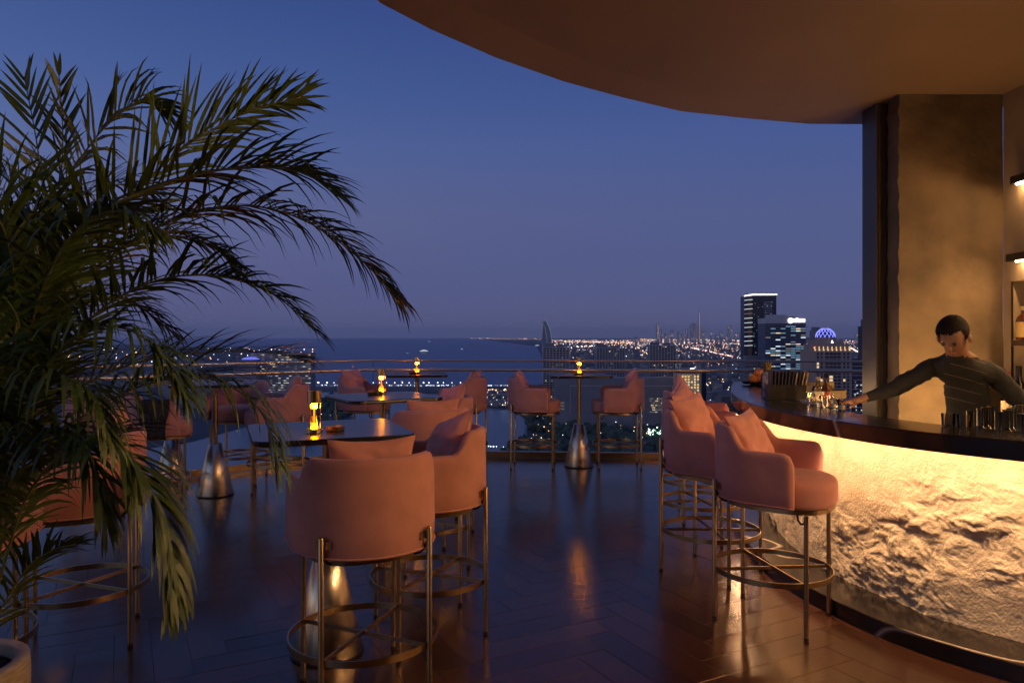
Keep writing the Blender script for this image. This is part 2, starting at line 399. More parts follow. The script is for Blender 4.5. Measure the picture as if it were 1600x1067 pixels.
# hewn stone front: a fine grid pushed in and out by layered noise
def fbm(p, o_=5, g=.5):
    a_, s_, f_ = 1.0, 0.0, 1.0
    for _ in range(o_): s_ += a_ * noise.noise(p * f_); a_ *= g; f_ *= 2.03
    return s_
b = MB(); NZ = 130; vs = []
arc = [0.0]
for i in range(1, len(BC)): arc.append(arc[-1] + (BC[i] - BC[i-1]).length)
rs_n = int(arc[-1] / .0085); ii = 0
def ledges(h, n_):
    h *= n_; f_ = h - math.floor(h); f_ = min(1, max(0, (f_ - .62) / .38)); return (math.floor(h) + f_ * f_ * (3 - 2 * f_)) / n_
for k in range(rs_n + 1):
    s_ = arc[-1] * k / rs_n
    while ii < len(arc) - 2 and arc[ii+1] < s_: ii += 1
    t = (s_ - arc[ii]) / max(1e-6, arc[ii+1] - arc[ii]); p0 = BC[ii].lerp(BC[ii+1], t); nn = BN[ii].lerp(BN[ii+1], t).normalized()
    for j in range(NZ + 1):
        z = .086 + (1.016 - .086) * j / NZ
        q = Vector((s_ + z * .45, z * 1.5 - s_ * .30, .3))
        wq = q + Vector((noise.noise(q * 6 + Vector((5, 1, 0))), noise.noise(q * 6 + Vector((1, 7, 2))), 0)) * .07
        big = fbm(wq * 2.6, 4, .55)
        led = ledges(fbm(wq * 4.4 + Vector((7, 2, 5)), 4, .5), 3.2)
        chip = abs(noise.noise(wq * 13)) * .5 + abs(noise.noise(wq * 27 + Vector((3, 3, 0)))) * .3
        fine = fbm(wq * 46, 3, .65)
        patch = noise.noise(q * 1.9 + Vector((2, 9, 4)))
        rough = min(1.0, max(.10, (1.02 - z) / .42)) * min(1.15, max(.25, .75 + 1.3 * patch))
        d = (big * .015 + led * .022 - chip * .010 + fine * .0042) * rough
        o_ = max(.14, min(.336, .276 - d)); p = p0 + nn * o_; vs.append((p.x, p.y, z))
c = rs_n + 1; n = NZ + 1
b.add(vs, [(i*n+k, (i+1)*n+k, (i+1)*n+k+1, i*n+k+1) for i in range(c-1) for k in range(NZ)])
bpart(b, 'stone_front', M_rock, 180)

# ------------------------------------------------------------------ balustrade
RAILP = [Vector((KL.x, KL.y)), Vector((-4.6, 9.2 - (4.6 - 1.75) / 1.208)), Vector((-3.15, 9.2 - 1.4 / 1.208)), K1, Vector((-.05, 9.083)), Vector((.66, 9.034)), Vector((2.38, 8.915)), Vector((4.36, 8.778))]
rail = empty('glass_balustrade', (0, 9, 0), 0, 'glass balustrade with bronze handrails along the terrace edge', 'balustrade')
def rpart(mb, name, m, smooth=None):
    o = mb.build(name, m, rail, smooth); o.location = (0, -9, 0); return o
def off(i, d, P=RAILP):
    a_ = P[max(i-1, 0)]; c_ = P[min(i+1, len(P)-1)]; t = (c_ - a_).normalized(); return P[i] + Vector((t.y, -t.x)) * d
for i in range(len(RAILP) - 1):
    a_, c_ = RAILP[i], RAILP[i+1]; t = (c_ - a_).normalized(); L = (c_ - a_).length; an = math.atan2(t.y, t.x)
    M = Matrix.Translation((a_.x, a_.y, 0)) @ Matrix.Rotation(an, 4, 'Z')
    b = MB(); b.box(.004, L - .004, -.006, .006, .05, 1.19, M); rpart(b, 'glass_pane', M_glass)
    b = MB(); b.box(0, L, -.028, .028, 0, .075, M); rpart(b, 'base_channel', M_brass)
b = MB(); b.tube([(*off(i, 0), 1.202) for i in range(len(RAILP))], .0155, 10); rpart(b, 'top_rail', M_rail, 60)
b = MB(); b.tube([(*off(i, .10), 1.090) for i in range(len(RAILP))], .021, 12); rpart(b, 'hand_rail', M_rail, 60)
b = MB(); e_ = off(len(RAILP)-1, .10); b.lathe([(.0, -.004), (.028, -.004), (.028, .004), (.0, .004)], (0, 0, 0), 16)
o = rpart(b, 'rail_end_cap', M_lampmetal, 40); o.location = (e_.x, e_.y - 9, 1.09); o.rotation_euler = (0, R(90), 0)
for i in range(1, len(RAILP)):
    p = off(i, 0); q = off(i, .10)
    b = MB(); b.tube([(p.x, p.y, 1.09), (q.x, q.y, 1.09)], .008, 8); rpart(b, 'rail_bracket', M_dark, 60)

# ------------------------------------------------------------------ bar chair
def build_chair():
    root = empty('bar_chair')
    # upholstered shell: semicircular back and two arms, top edge stepping down to the arms
    path = []
    r0 = .27                                     # centre line of the padded wall
    for k in range(9): path.append((.192 - .192 * k / 9, r0, 0, 1))
    for k in range(37):
        q = math.pi / 2 + math.pi * k / 36; path.append((r0 * math.cos(q), r0 * math.sin(q), math.cos(q), math.sin(q)))
    for k in range(9): path.append((.192 * (k + 1) / 9, -r0, 0, -1))
    path = [(x, y, (nx_, ny_)) for x, y, nx_, ny_ in path]
    b = MB(); n = 16; th = .023
    for idx, (x, y, nv) in enumerate(path):
        t = min(1, max(0, (-.045 - x) / .105)); t = t * t * (3 - 2 * t)
        zt = .922 + .110 * t
        dd = x - (.192 - .055)
        thick = th
        if dd > 0: zt -= .055 - math.sqrt(max(0, .055**2 - dd*dd))
        if idx in (0, len(path)-1): thick = th * .62
        zb = .648
        prof = [(-thick+.008, zb), (thick-.008, zb), (thick, zb+.012), (thick+.003, zb+.09), (thick+.002, (zb+zt)/2), (thick, zt-.035), (thick*.92, zt-.018), (thick*.6, zt-.005), (0, zt), (-thick*.6, zt-.005), (-thick*.92, zt-.018), (-thick, zt-.035), (-thick, (zb+zt)/2), (-thick, zb+.10), (-thick, zb+.04), (-thick, zb+.012)]
        b.v += [(x + nv[0]*o_, y + nv[1]*o_, z) for o_, z in prof]
    c = len(path)
    b.f += [(i*n+k, (i+1)*n+k, (i+1)*n+(k+1) % n, i*n+(k+1) % n) for i in range(c-1) for k in range(n)]
    b.f += [tuple(range(n)), tuple((c-1)*n+k for k in range(n))[::-1]]; b.m += [0] * (len(b.f))
    shell_ = b.build('back_shell', M_fabric, root, 70)
    b = MB()                                       # seam piping along the outer bottom edge
    b.tube([(x + nv[0]*(th+.001), y + nv[1]*(th+.001), .655) for x, y, nv in path], .0045, 6); b.build('piping', M_fabric, shell_, 180)
    # cushion
    out_ = []
    for k in range(64):
        q = 2 * math.pi * k / 64; cx_, sx_ = math.cos(q), math.sin(q)
        e_ = .72
        px_ = math.copysign(abs(cx_)**e_, cx_); py_ = math.copysign(abs(sx_)**e_, sx_)
        out_.append((.045 + (.275 if px_ > 0 else .26) * px_, .238 * py_))
    def ring(ins, z): return [(.045 + (x - .045) * (1 - ins), y * (1 - ins), z) for x, y in out_]
    rings = [ring(.06, .634), ring(.015, .640), ring(0, .66), ring(0, .725), ring(.012, .748), ring(.045, .764), ring(.13, .776), ring(.35, .783), ring(.7, .786)]
    b = MB(); N = 64; b.v = [p for r_ in rings for p in r_]
    b.f = [(i*N+k, i*N+(k+1) % N, (i+1)*N+(k+1) % N, (i+1)*N+k) for i in range(len(rings)-1) for k in range(N)] + [tuple(range(N))[::-1], tuple((len(rings)-1)*N+k for k in range(N))]; b.m = [0]*len(b.f)
    b.build('seat', M_fabric, root, 60)
    b = MB(); b.prism([(.04 + (x - .045) * .97, y * .97) for x, y in out_], .612, .6335); b.build('seat_base', M_brass, root, 40)
    for sx in (1, -1):
        for sy in (1, -1):
            x, y = .235 * sx, .2125 * sy
            top = .613 if sx > 0 else .738
            b = MB(); b.lathe([(.0115, .004), (.0115, top), (.009, top + .004)] if sx < 0 else [(.0115, .004), (.0115, top)], (x, y, 0), 14)
            leg = b.build('leg', M_brass, root, 40)
            b = MB(); b.lathe([(.0125, 0), (.0135, .004), (.0135, .012), (.0125, .016)], (x, y, 0), 12); b.build('foot_cap', M_dark, leg, 60)
            if sx < 0:
                a_ = math.atan2(y, x); M = Matrix.Rotation(a_, 4, 'Z')
                b = MB(); b.box(.294, .3045, -.034, .034, .694, .724, M); b.box(.290, .312, -.010, .010, .700, .719, M); b.build('bracket', M_brass, leg)
                b = MB(); b.tube([(x * .985, y * .985, .69), (x*.93, y*.93, .655), (x*.86, y*.86, .632), (x*.78, y*.78, .624)], .006, 8); b.build('hook', M_dark, leg, 60)
            else:
                b = MB(); b.tube([(x - .010, y, .575), (x - .03, y * .94, .568), (x - .045, y * .9, .585), (x - .05, y * .88, .613)], .006, 8); b.build('hook', M_dark, leg, 60)
    b = MB(); N = 64; rr = .3045; vs = []
    for k in range(N):
        q = 2 * math.pi * k / N
        for rad, z in ((rr-.0035, .252), (rr+.0035, .252), (rr+.0035, .279), (rr-.0035, .279)): vs.append((rad * math.cos(q), rad * math.sin(q), z))
    b.add(vs, [(k*4+j, ((k+1) % N)*4+j, ((k+1) % N)*4+(j+1) % 4, k*4+(j+1) % 4) for k in range(N) for j in range(4)]); b.build('foot_ring', M_brass, root, 40)
    for s_, dz in ((1, 0), (-1, .004)):
        a_ = math.atan2(.2125 * s_, .235); M = Matrix.Rotation(a_, 4, 'Z')
        b = MB(); b.box(-.3005, .3005, -.0035, .0035, .255 + dz, .272 + dz, M); b.build('cross_bar', M_brass, root)
    return root
proto = build_chair(); used = [False]
def chair(x, y, fx, fy, label, group):
    o = proto if not used[0] else copy_tree(proto); used[0] = True
    o.location = (x, y, .001); o.rotation_euler = (0, 0, math.atan2(fy, fx)); return tag(o, label, 'bar chair', group)

def pillow_mesh(seed, w=.355, t=.13):
    N = 22; rnd = Vector((seed * 3.7, seed * 1.3, seed)); b = MB(); top, bot = [], []
    for side in (1, -1):
        for j in range(N + 1):
            for i in range(N + 1):
                u, v = 2 * i / N - 1, 2 * j / N - 1
                pin = 1 - .10 * (1 - u*u) * (v*v) ; pin2 = 1 - .10 * (1 - v*v) * (u*u)
                x, y = u * w / 2 * pin2, v * w / 2 * pin
                h = (max(0, 1 - abs(u)**2.6) * max(0, 1 - abs(v)**2.6)) ** .48 * t / 2
                e_ = max(abs(u), abs(v))
                cr_ = noise.noise(Vector((x * 14, y * 14, side)) + rnd) * .014 - (1 - abs(noise.noise(Vector((x * 17 + y * 6, y * 8, side)) + rnd))) ** 6 * .012 * (.3 + e_)
                h = h * (1 + .0) + cr_ * (1 - e_**6)
                b.v.append((x, y, side * max(h, .0015) if e_ < 1 else side * .0015))
    n = N + 1
    for s_ in (0, 1):
        o_ = s_ * n * n
        for j in range(N):
            for i in range(N):
                q = (o_+j*n+i, o_+j*n+i+1, o_+(j+1)*n+i+1, o_+(j+1)*n+i); b.f.append(q if s_ == 0 else q[::-1])
    b.m = [0] * len(b.f)
    me = b.mesh('pillow', M_pillow, 180); return me
PMS = [pillow_mesh(s_) for s_ in range(4)]
pi_ = [0]
def pillow(ch, label, yaw=0.0, tilt=70, up=.93, back=-.135, roll=0, dy=0.0):
    p = link('throw_pillow', PMS[pi_[0] % 4]); pi_[0] += 1
    M = ch.matrix_basis.copy()
    L = Matrix.Translation((back, dy, up)) @ Matrix.Rotation(R(yaw), 4, 'Z') @ Matrix.Rotation(R(tilt), 4, 'Y') @ Matrix.Rotation(R(roll), 4, 'Z')
    p.matrix_basis = M @ L
    return tag(p, label, 'pillow', 'throw pillows on the bar chairs')

# ------------------------------------------------------------------ pedestal table, lamp, ashtray
def rsq(w, r, n=6):
    pts = []
    for cx_, cy_, a0 in ((1, 1, 0), (-1, 1, 90), (-1, -1, 180), (1, -1, 270)):
        for k in range(n + 1):
            q = R(a0 + 90 * k / n); pts.append((cx_ * (w/2 - r) + r * math.cos(q), cy_ * (w/2 - r) + r * math.sin(q)))
    return pts
ZT = 1.06
def build_table():
    root = empty('pedestal_table')
    b = MB(); b.prism(rsq(.70, .07), ZT - .020, ZT, 0, .002); top = b.build('table_top', M_marble_top, root, 40)
    b = MB(); b.prism(rsq(.684, .065), ZT - .027, ZT - .0205); b.build('edge_frame', M_dark, top, 40)
    b = MB(); b.lathe([(.0235, .47), (.0235, ZT - .040)], n=24); b.build('pole', M_brass, root, 40)
    b = MB(); b.lathe([(.065, ZT - .041), (.13, ZT - .034), (.13, ZT - .028)], n=28); b.build('mounting_plate', M_dark, root, 40)
    b = MB(); b.lathe([(.166, .010), (.167, .014), (.0585, .486), (.054, .490), (.0, .490)], n=64, cap=False); b.build('cone_base', M_cone, root, 40)
    b = MB(); b.lathe([(.170, 0.001), (.170, .0095)], n=48); b.build('foot_plate', M_black, root, 40)
    return root
tproto = build_table(); tused = [False]
def table(x, y, rot, label):
    o = tproto if not tused[0] else copy_tree(tproto); tused[0] = True
    o.location = (x, y, .001); o.rotation_euler = (0, 0, R(rot)); return tag(o, label, 'table', 'pedestal tables on the terrace')
def build_lamp():
    root = empty('table_lamp')
    b = MB(); b.lathe([(.032, 0), (.036, .002), (.036, .018), (.033, .021)], n=32); b.build('base', M_lampmetal, root, 40)
    b = MB(); b.lathe([(.0150, .0215), (.0140, .030), (.0110, .038), (.009, .040)], n=20); b.build('light_foot', M_glow2, root, 60)
    b = MB(); b.lathe([(.0185, .0215), (.0140, .055), (.0122, .09), (.0120, .1120)], n=20, cap=False); b.build('glass_stem', M_ambercl, root, 60)
    b = MB(); b.lathe([(.0045, .0405), (.0040, .1118)], n=10); b.build('glow_core', M_core, root, 60)
    b = MB(); b.lathe([(.0115, .1125), (.0125, .128), (.0145, .146), (.0145, .152)], n=20); b.build('glow_bulb', M_glow, root, 60)
    b = MB(); b.lathe([(.027, .136), (.031, .136), (.031, .192), (.027, .192), (.027, .136)], n=32, cap=False); sh_ = b.build('shade', M_lampmetal, root, 30)
    b = MB(); b.lathe([(.0, .1525), (.0275, .1525), (.0275, .158), (.0, .158)], n=24, cap=False); b.build('shade_plate', M_lampmetal, sh_, 30)
    for s_ in (0, 1, 2):
        q = 2.1 * s_ + .4; b = MB(); b.tube([(.027 * math.cos(q), .027 * math.sin(q), .0205), (.0285 * math.cos(q), .0285 * math.sin(q), .137)], .0013, 6); b.build('rod', M_lampmetal, root, 60)
    return root
lproto = build_lamp(); lused = [False]
def lamp(p, label):
    o = lproto if not lused[0] else copy_tree(lproto); lused[0] = True
    o.location = p; return tag(o, label, 'table lamp', 'small brass table lamps')
b = MB(); b.lathe([(.045, 0), (.056, .003), (.058, .026), (.050, .026), (.044, .009), (.0, .009)], n=32); ash_me = b.mesh('ashtray', M_wood, 40)
def ashtray(p, label):
    o = link('ashtray', ash_me); o.location = p; return tag(o, label, 'ashtray', 'round ashtrays beside the lamps')

tabs = {
 'near': ((-.88, 3.48), 22, 'square dark marble pedestal table nearest the camera'),
 'mid': ((-.96, 5.42), 30, 'middle pedestal table, second from the camera on the left'),
 'rail_l': ((-1.125, 8.62), 8, 'pedestal table by the balustrade behind the middle table'),
 'rail_r': ((.775, 8.46), 2, 'pedestal table by the balustrade between two facing chairs'),
 'palm_f': ((-2.82, 6.93), 12, 'pedestal table behind the palm with its cone base in full view'),
 'palm_b': ((-3.46, 7.42), 40, 'pedestal table behind the palm, farther of the two cone bases'),
}
TB = {}
for k, ((x, y), rot, lb) in tabs.items(): TB[k] = table(x, y, rot, lb)
TZ = ZT + .002
p = gp(491, 677, ZT); lamp((p.x, p.y, TZ), 'glowing brass lamp on the nearest marble table'); ashtray((p.x + .075, p.y + .085, TZ), 'round ashtray on the nearest table beside its lamp').scale = (.75, .75, .8)
p = gp(596, 616, ZT); lamp((p.x, p.y, TZ), 'glowing brass lamp on the middle table'); ashtray((p.x - .035, p.y - .075, TZ), 'round ashtray on the middle table before its lamp')
lamp((-1.13, 8.66, TZ), 'glowing brass lamp on the table by the balustrade, left of centre'); ashtray((-1.15, 8.54, TZ), 'round ashtray on the left table by the balustrade')
lamp((.78, 8.46, TZ), 'glowing brass lamp on the balustrade table between two facing chairs'); ashtray((.76, 8.34, TZ), 'round ashtray on the balustrade table between two facing chairs')

GA, GB = 'chairs around the terrace tables', 'chairs along the curved bar'
C1 = chair(-.62, 3.05, -.40, .91, 'terracotta bar chair in front, back turned to the camera', GA)
C2 = chair(-.43, 3.79, -.93, -.37, 'terracotta chair on the right of the nearest marble table', GA)
C3 = chair(-.575, 4.86, -.42, .90, 'terracotta chair with its back to us at the middle table', GA)
C4 = chair(-.60, 5.74, -.93, -.37, 'terracotta chair at the right side of the middle table', GA)
C5 = chair(-.585, 8.50, -.97, .22, 'terracotta chair right of the left balustrade table, facing left', GA)
C6 = chair(-1.77, 8.66, .95, -.30, 'terracotta chair left of the left balustrade table, facing right', GA)
C7 = chair(.245, 8.45, .99, -.10, 'terracotta chair by the glass facing right to the centre table', GA)
C8 = chair(1.235, 8.45, -.99, .06, 'terracotta chair by the glass facing left to the centre table', GA)
C9 = chair(-2.15, 3.64, -.92, -.39, 'terracotta chair beside the palm, half hidden by drooping fronds', GA)
C10 = chair(-2.30, 2.98, -.35, .94, 'terracotta chair cut by the left picture edge behind the planter', GA)
C11 = chair(-3.16, 6.42, .86, .50, 'terracotta chair behind the palm with a dark jacket over it', GA)
C12 = chair(-3.80, 6.72, .75, .66, 'terracotta chair left of the chair with the jacket', GA)
C13 = chair(-2.30, 7.20, -.95, -.25, 'terracotta chair behind the palm, right of the cone table', GA)
C14 = chair(-2.86, 7.66, .05, -1, 'terracotta chair behind the cone table, facing us through the palm', GA)
S1 = chair(1.393, 3.91, .795, -.606, 'terracotta chair nearest the camera at the stone bar', GB)
S2 = chair(1.275, 4.68, .72, -.69, 'second terracotta chair from the camera at the stone bar', GB)
S3 = chair(1.43, 5.50, .80, -.60, 'third terracotta chair from the camera at the stone bar', GB)
S4 = chair(1.60, 6.30, .84, -.54, 'farthest terracotta chair at the stone bar', GB)
pillow(C1, 'rose pillow just above the back of the front chair', 0, 76, .928, -.12)
pillow(C2, 'rose pillow standing on one corner at the nearest table', 8, 60, .925, -.09, 24)
pillow(C3, 'rose pillow in the chair with its back to us at the middle table', -4, 74, .93, -.125)
pillow(C4, 'rose pillow in the right side chair of the middle table', 8, 72, .945, -.115, 12)
pillow(C5, 'rose pillow in the chair facing left at the left balustrade table', 0, 70, .945, -.13)
pillow(C6, 'rose pillow in the chair facing right at the left balustrade table', -6, 68, .945, -.12)
pillow(C7, 'rose pillow in the chair facing right at the centre balustrade table', 0, 70, .94, -.13)
pillow(C8, 'rose pillow in the chair facing left at the centre balustrade table', 0, 70, .955, -.13)
pillow(C9, 'rose pillow peeping over the chair beside the palm', 0, 72, .965, -.12, 30)
pillow(C13, 'rose pillow in the chair right of the cone table behind the palm', 0, 70, .955, -.13)
pillow(S1, 'rose pillow in the bar chair nearest the camera', -4, 66, .925, -.11, 4)
pillow(S2, 'rose pillow in the second bar chair from the camera', -4, 70, .945, -.115, 8)
pillow(S3, 'rose pillow in the third bar chair from the camera', 4, 70, .955, -.12, 20)
pillow(S4, 'rose pillow in the farthest bar chair', 0, 70, .955, -.12, 30)

# jacket hung over the arm of the chair behind the palm
b = MB(); NJ, NK = 26, 20; vs = []
for j in range(NJ + 1):
    v = j / NJ
    for i in range(NK + 1):
        u = i / NK * 2 - 1
        wv = (.115 + .02 * math.sin(v * 5)) * u
        s_ = (v - .42) * .60                               # distance along the fold, outside positive
        ysign = -(.27 + .035) if s_ > 0.03 else (-.27 + .035 if s_ < -.03 else -.27 - .035 * s_ / .03)
        z = .962 - max(0, abs(s_) - .03)
        f_ = math.sin(u * 9 + v * 2) * .012 + noise.noise(Vector((u * 3, v * 5, 2))) * .02
        vs.append((-.02 + wv + noise.noise(Vector((u * 2, v * 4, 7))) * .02, ysign + (-abs(f_) if s_ > 0 else abs(f_)) - .004 * math.copysign(1, s_), z - (.03 * abs(u)**3 if s_ > .25 else 0)))
n = NK + 1
b.add(vs, [(j*n+i, j*n+i+1, (j+1)*n+i+1, (j+1)*n+i) for j in range(NJ) for i in range(NK)])
jk = b.build('jacket', mat('navy_cloth', (.012, .014, .020), .8, bump=(60, .5, .004)), None, 180)
md = jk.modifiers.new('thick', 'SOLIDIFY'); md.thickness = .006; md.offset = 0
jk.matrix_basis = C11.matrix_basis.copy()
tag(jk, 'dark jacket draped over the arm of a chair behind the palm', 'jacket')

# ------------------------------------------------------------------ things on and behind the bar
ZB = 1.052
def on_bar(px, py): p = gp(px, py, 1.05); return Vector((p.x, p.y, ZB))
# fruit bowl and fruit at the far end
p = on_bar(1180, 601)
b = MB(); b.lathe([(.05, 0), (.11, .008), (.125, .03), (.118, .03), (.10, .014), (.0, .012)], n=32); o = b.build('fruit_tray', M_black, None, 40); o.location = p
tag(o, 'black round tray under the fruit at the far bar end', 'tray')
b = MB(); b.lathe([(.004, -.040), (.026, -.034), (.041, -.012), (.042, .008), (.032, .030), (.012, .040), (.003, .037)], n=24); fr_me = b.mesh('fruit', mat('orange_peel', (.62, .20, .04), .5, noise_=(14, .25), bump=(160, .2, .002)), 180)
for dx, dy, dz, lb in ((-.02, .01, .056, 'orange fruit lying lowest in the black tray'), (.035, .055, .060, 'orange fruit at the back of the black tray'), (.03, -.01, .115, 'orange fruit on top of the fruit pile')):
    o = link('orange', fr_me); o.location = p + Vector((dx, dy, dz)); o.rotation_euler = (random.random(), random.random(), 0); tag(o, lb, 'fruit', 'oranges in the black tray')
b = MB()
for k in range(7):
    q = k * .9; d = Vector((math.cos(q), math.sin(q), 0))
    b.add([Vector((0, 0, 0)), d * .03 + Vector((-d.y * .012, d.x * .012, .022)), d * .055 + Vector((0, 0, .02)), d * .03 + Vector((d.y * .012, -d.x * .012, .022))], [(0, 1, 2, 3)])
o = b.build('mint_sprig', mat('herb_leaf', (.04, .09, .02), .5)); o.location = p + Vector((.035, .05, .105)); tag(o, 'green leafy sprig tucked in behind the oranges', 'herb')
# pineapple top in dark patterned can
p = on_bar(1200, 607)
can = empty('pineapple', p, 0, 'pineapple with spiky crown standing behind the patterned can', 'pineapple')
b = MB(); b.lathe([(.03, 0), (.052, .02), (.058, .07), (.050, .125), (.028, .145)], n=24); b.build('fruit_body', mat('pineapple_skin', (.10, .05, .015), .7, bump=(45, 1, .01)), can, 60)
b = MB()
for k in range(34):
    q = k * 2.4; tl = .15 + .85 * (k / 34); L = .05 + .06 * (1 - tl * .5); d = Vector((math.cos(q), math.sin(q), 0)) * (1 - tl) * 1.0
    base = Vector((0, 0, .14)) + d * .02; tip = base + (d * .7 + Vector((0, 0, 1))).normalized() * L * (1.2 - .4 * (1 - tl)); w_ = Vector((-math.sin(q), math.cos(q), 0)) * .009
    mid = base.lerp(tip, .5) + d * .008
    b.add([base - w_, base + w_, mid + w_ * .8, mid - w_ * .8, tip], [(0, 1, 2, 3), (3, 2, 4)])
b.build('crown', mat('pineapple_leaf', (.26, .20, .05), .5, noise_=(20, .3)), can)
can.location = p + Vector((.03, .10, 0))
b = MB(); b.lathe([(.044, 0), (.046, .003), (.046, .137), (.043, .140)], n=28); o = b.build('patterned_can', mat('floral_print', (.42, .33, .30), .55, noise_=(38, .75)), None, 40); o.location = p
tag(o, 'pale can with dark floral print on the bar', 'can')
# menu holder: dark box full of menu cards
p = on_bar(1233, 624)
box_ = empty('menu_box', p, R(-8), 'dark leather box of upright menus on the bar', 'menu box')
M_leather = mat('dark_leather', (.022, .017, .012), .5, noise_=(25, .2), bump=(120, .2, .002))
b = MB()
for x0, x1, y0, y1 in ((-.155, .10, -.075, -.067), (-.155, .10, .067, .075), (-.155, -.147, -.067, .067), (.092, .10, -.067, .067)): b.box(x0, x1, y0, y1, .012, .105)
b.build('box_wall', M_leather, box_); b = MB(); b.box(-.17, .115, -.09, .09, 0, .012); b.build('box_base', M_leather, box_)
M_menu = mat('menu_card', (.05, .035, .02), .5, noise_=(8, .2)); M_menu2 = mat('gold_menu_edge', (.48, .33, .14), .45)
for k in range(11):
    x = -.135 + k * .0215; h = .19 + random.uniform(-.008, .008)
    b = MB(); M = Matrix.Translation((x, 0, .013)) @ Matrix.Rotation(R(2 + k * 1.0), 4, 'Y'); b.box(-.004, .004, -.06, .06, 0, h, M); m_ = b.build('menu', M_menu2 if k in (7, 9, 10) else M_menu, box_)
# ice caddy
p = on_bar(1288, 622)
cd = empty('garnish_caddy', p, R(14), 'open olive metal garnish caddy behind the clear bottle', 'caddy')
M_olive = mat('olive_lacquer', (.20, .15, .07), .35, noise_=(6, .15))
b = MB(); b.box(-.12, .13, .060, .066, 0, .11); b.build('back_panel', M_olive, cd); b = MB(); b.box(-.12, .13, -.066, -.060, 0, .055); b.build('front_panel', M_olive, cd)
b = MB(); b.box(-.126, -.1205, -.066, .066, 0, .10); b.build('side_panel', M_olive, cd); b = MB(); b.box(.1305, .136, -.066, .066, 0, .06); b.build('side_panel', M_olive, cd)
b = MB(); b.box(-.118, .128, -.058, .058, .001, .008); b.build('floor_panel', M_olive, cd)
# clear gin bottle
def bottle(name, loc, prof, m, label, cap=None, capm=None, lab=None, labm=None, group=None, cat='bottle', n=20):
    root = empty(name, loc, 0, label, cat, group)
    b = MB(); b.lathe(prof, n=n); b.build('body', m, root, 50)
    if cap: b = MB(); b.lathe(cap, n=n); b.build('cap', capm, root, 40)
    if lab: b = MB(); b.lathe(lab, n=n, cap=False); b.build('paper_label', labm, root, 60)
    return root
p = on_bar(1278, 630)
bottle('clear_bottle', p, [(.036, 0), (.039, .004), (.039, .095), (.030, .112), (.013, .124), (.012, .150)], M_clear, 'square shouldered clear glass bottle on the bar', [(.016, .1505), (.016, .172), (.013, .175)], mat('cork_cap', (.55, .42, .25), .6), [(.0395, .02), (.0395, .08)], M_label)
bottle('syrup_bottle', p + Vector((.075, .05, 0)), [(.026, 0), (.029, .004), (.029, .10), (.012, .130), (.011, .17)], M_amber, 'slim amber bottle beside the clear bottle on the bar', [(.0125, .1705), (.0125, .195), (.010, .197)], M_capsule, [(.0295, .02), (.0295, .075)], M_labelred)
# jigger cups and small bitters bottles in a cluster
M_jig = mat('polished_jigger', (.72, .60, .42), .18, 1.0)
js = [(1263, 628, 0), (1272, 634, 1), (1284, 634, 0), (1291, 636, 2), (1297, 634, 0), (1301, 639, 1), (1307, 637, 2), (1311, 641, 0), (1316, 642, 1)]
jl = ['polished jigger left of the clear bottle', 'small bitters bottle in front of the clear bottle', 'polished jigger right of the clear bottle', 'tall bar spoon cup in the cluster of bar tools', 'second polished jigger from the clear bottle', 'bitters bottle in the middle of the bar tools', 'bar spoon cup near the end of the bar tools', 'polished jigger near the bartender hand', 'bitters bottle nearest to the bartender hand']
for (px, py, t_), lb in zip(js, jl):
    p = on_bar(px, py)
    if t_ == 0:
        b = MB(); b.lathe([(.018, 0), (.019, .001), (.008, .030), (.021, .066), (.019, .066), (.007, .032), (.0, .032)], n=18); o = b.build('jigger', M_jig, None, 40); o.location = p; tag(o, lb, 'jigger', 'bar tools on the counter')
    elif t_ == 1:
        bottle('bitters_bottle', p, [(.015, 0), (.017, .002), (.017, .040), (.006, .052), (.006, .062)], M_clear, lb, [(.008, .0625), (.008, .074), (.006, .076)], M_jig, [(.0174, .008), (.0174, .034)], M_label, 'bar tools on the counter')
    else:
        root = empty('spoon_cup', p, 0, lb, 'cup', 'bar tools on the counter')
        b = MB(); b.lathe([(.017, 0), (.019, .002), (.022, .055), (.020, .055), (.017, .004), (.0, .004)], n=18); b.build('cup', M_jig, root, 40)
        for k in range(3):
            q = k * 2.1; b = MB(); b.tube([(0, 0, .006), (.016 * math.cos(q), .016 * math.sin(q), .06), (.026 * math.cos(q), .026 * math.sin(q), .098)], .0014, 6); b.build('spoon', M_jig, root, 60)
# two tumblers
for px, py, lb in ((1481, 665, 'small cut glass tumbler, left of the two near the bottle necks'), (1506, 667, 'small cut glass tumbler, right of the two near the bottle necks')):
    p = on_bar(px, py); b = MB(); b.lathe([(.026, 0), (.029, .002), (.033, .062), (.031, .062), (.027, .010), (.0, .010)], n=16); o = b.build('tumbler', M_clear, None, 30); o.location = p + Vector((-.01, -.02, 0)); tag(o, lb, 'glass', 'tumblers on the counter')
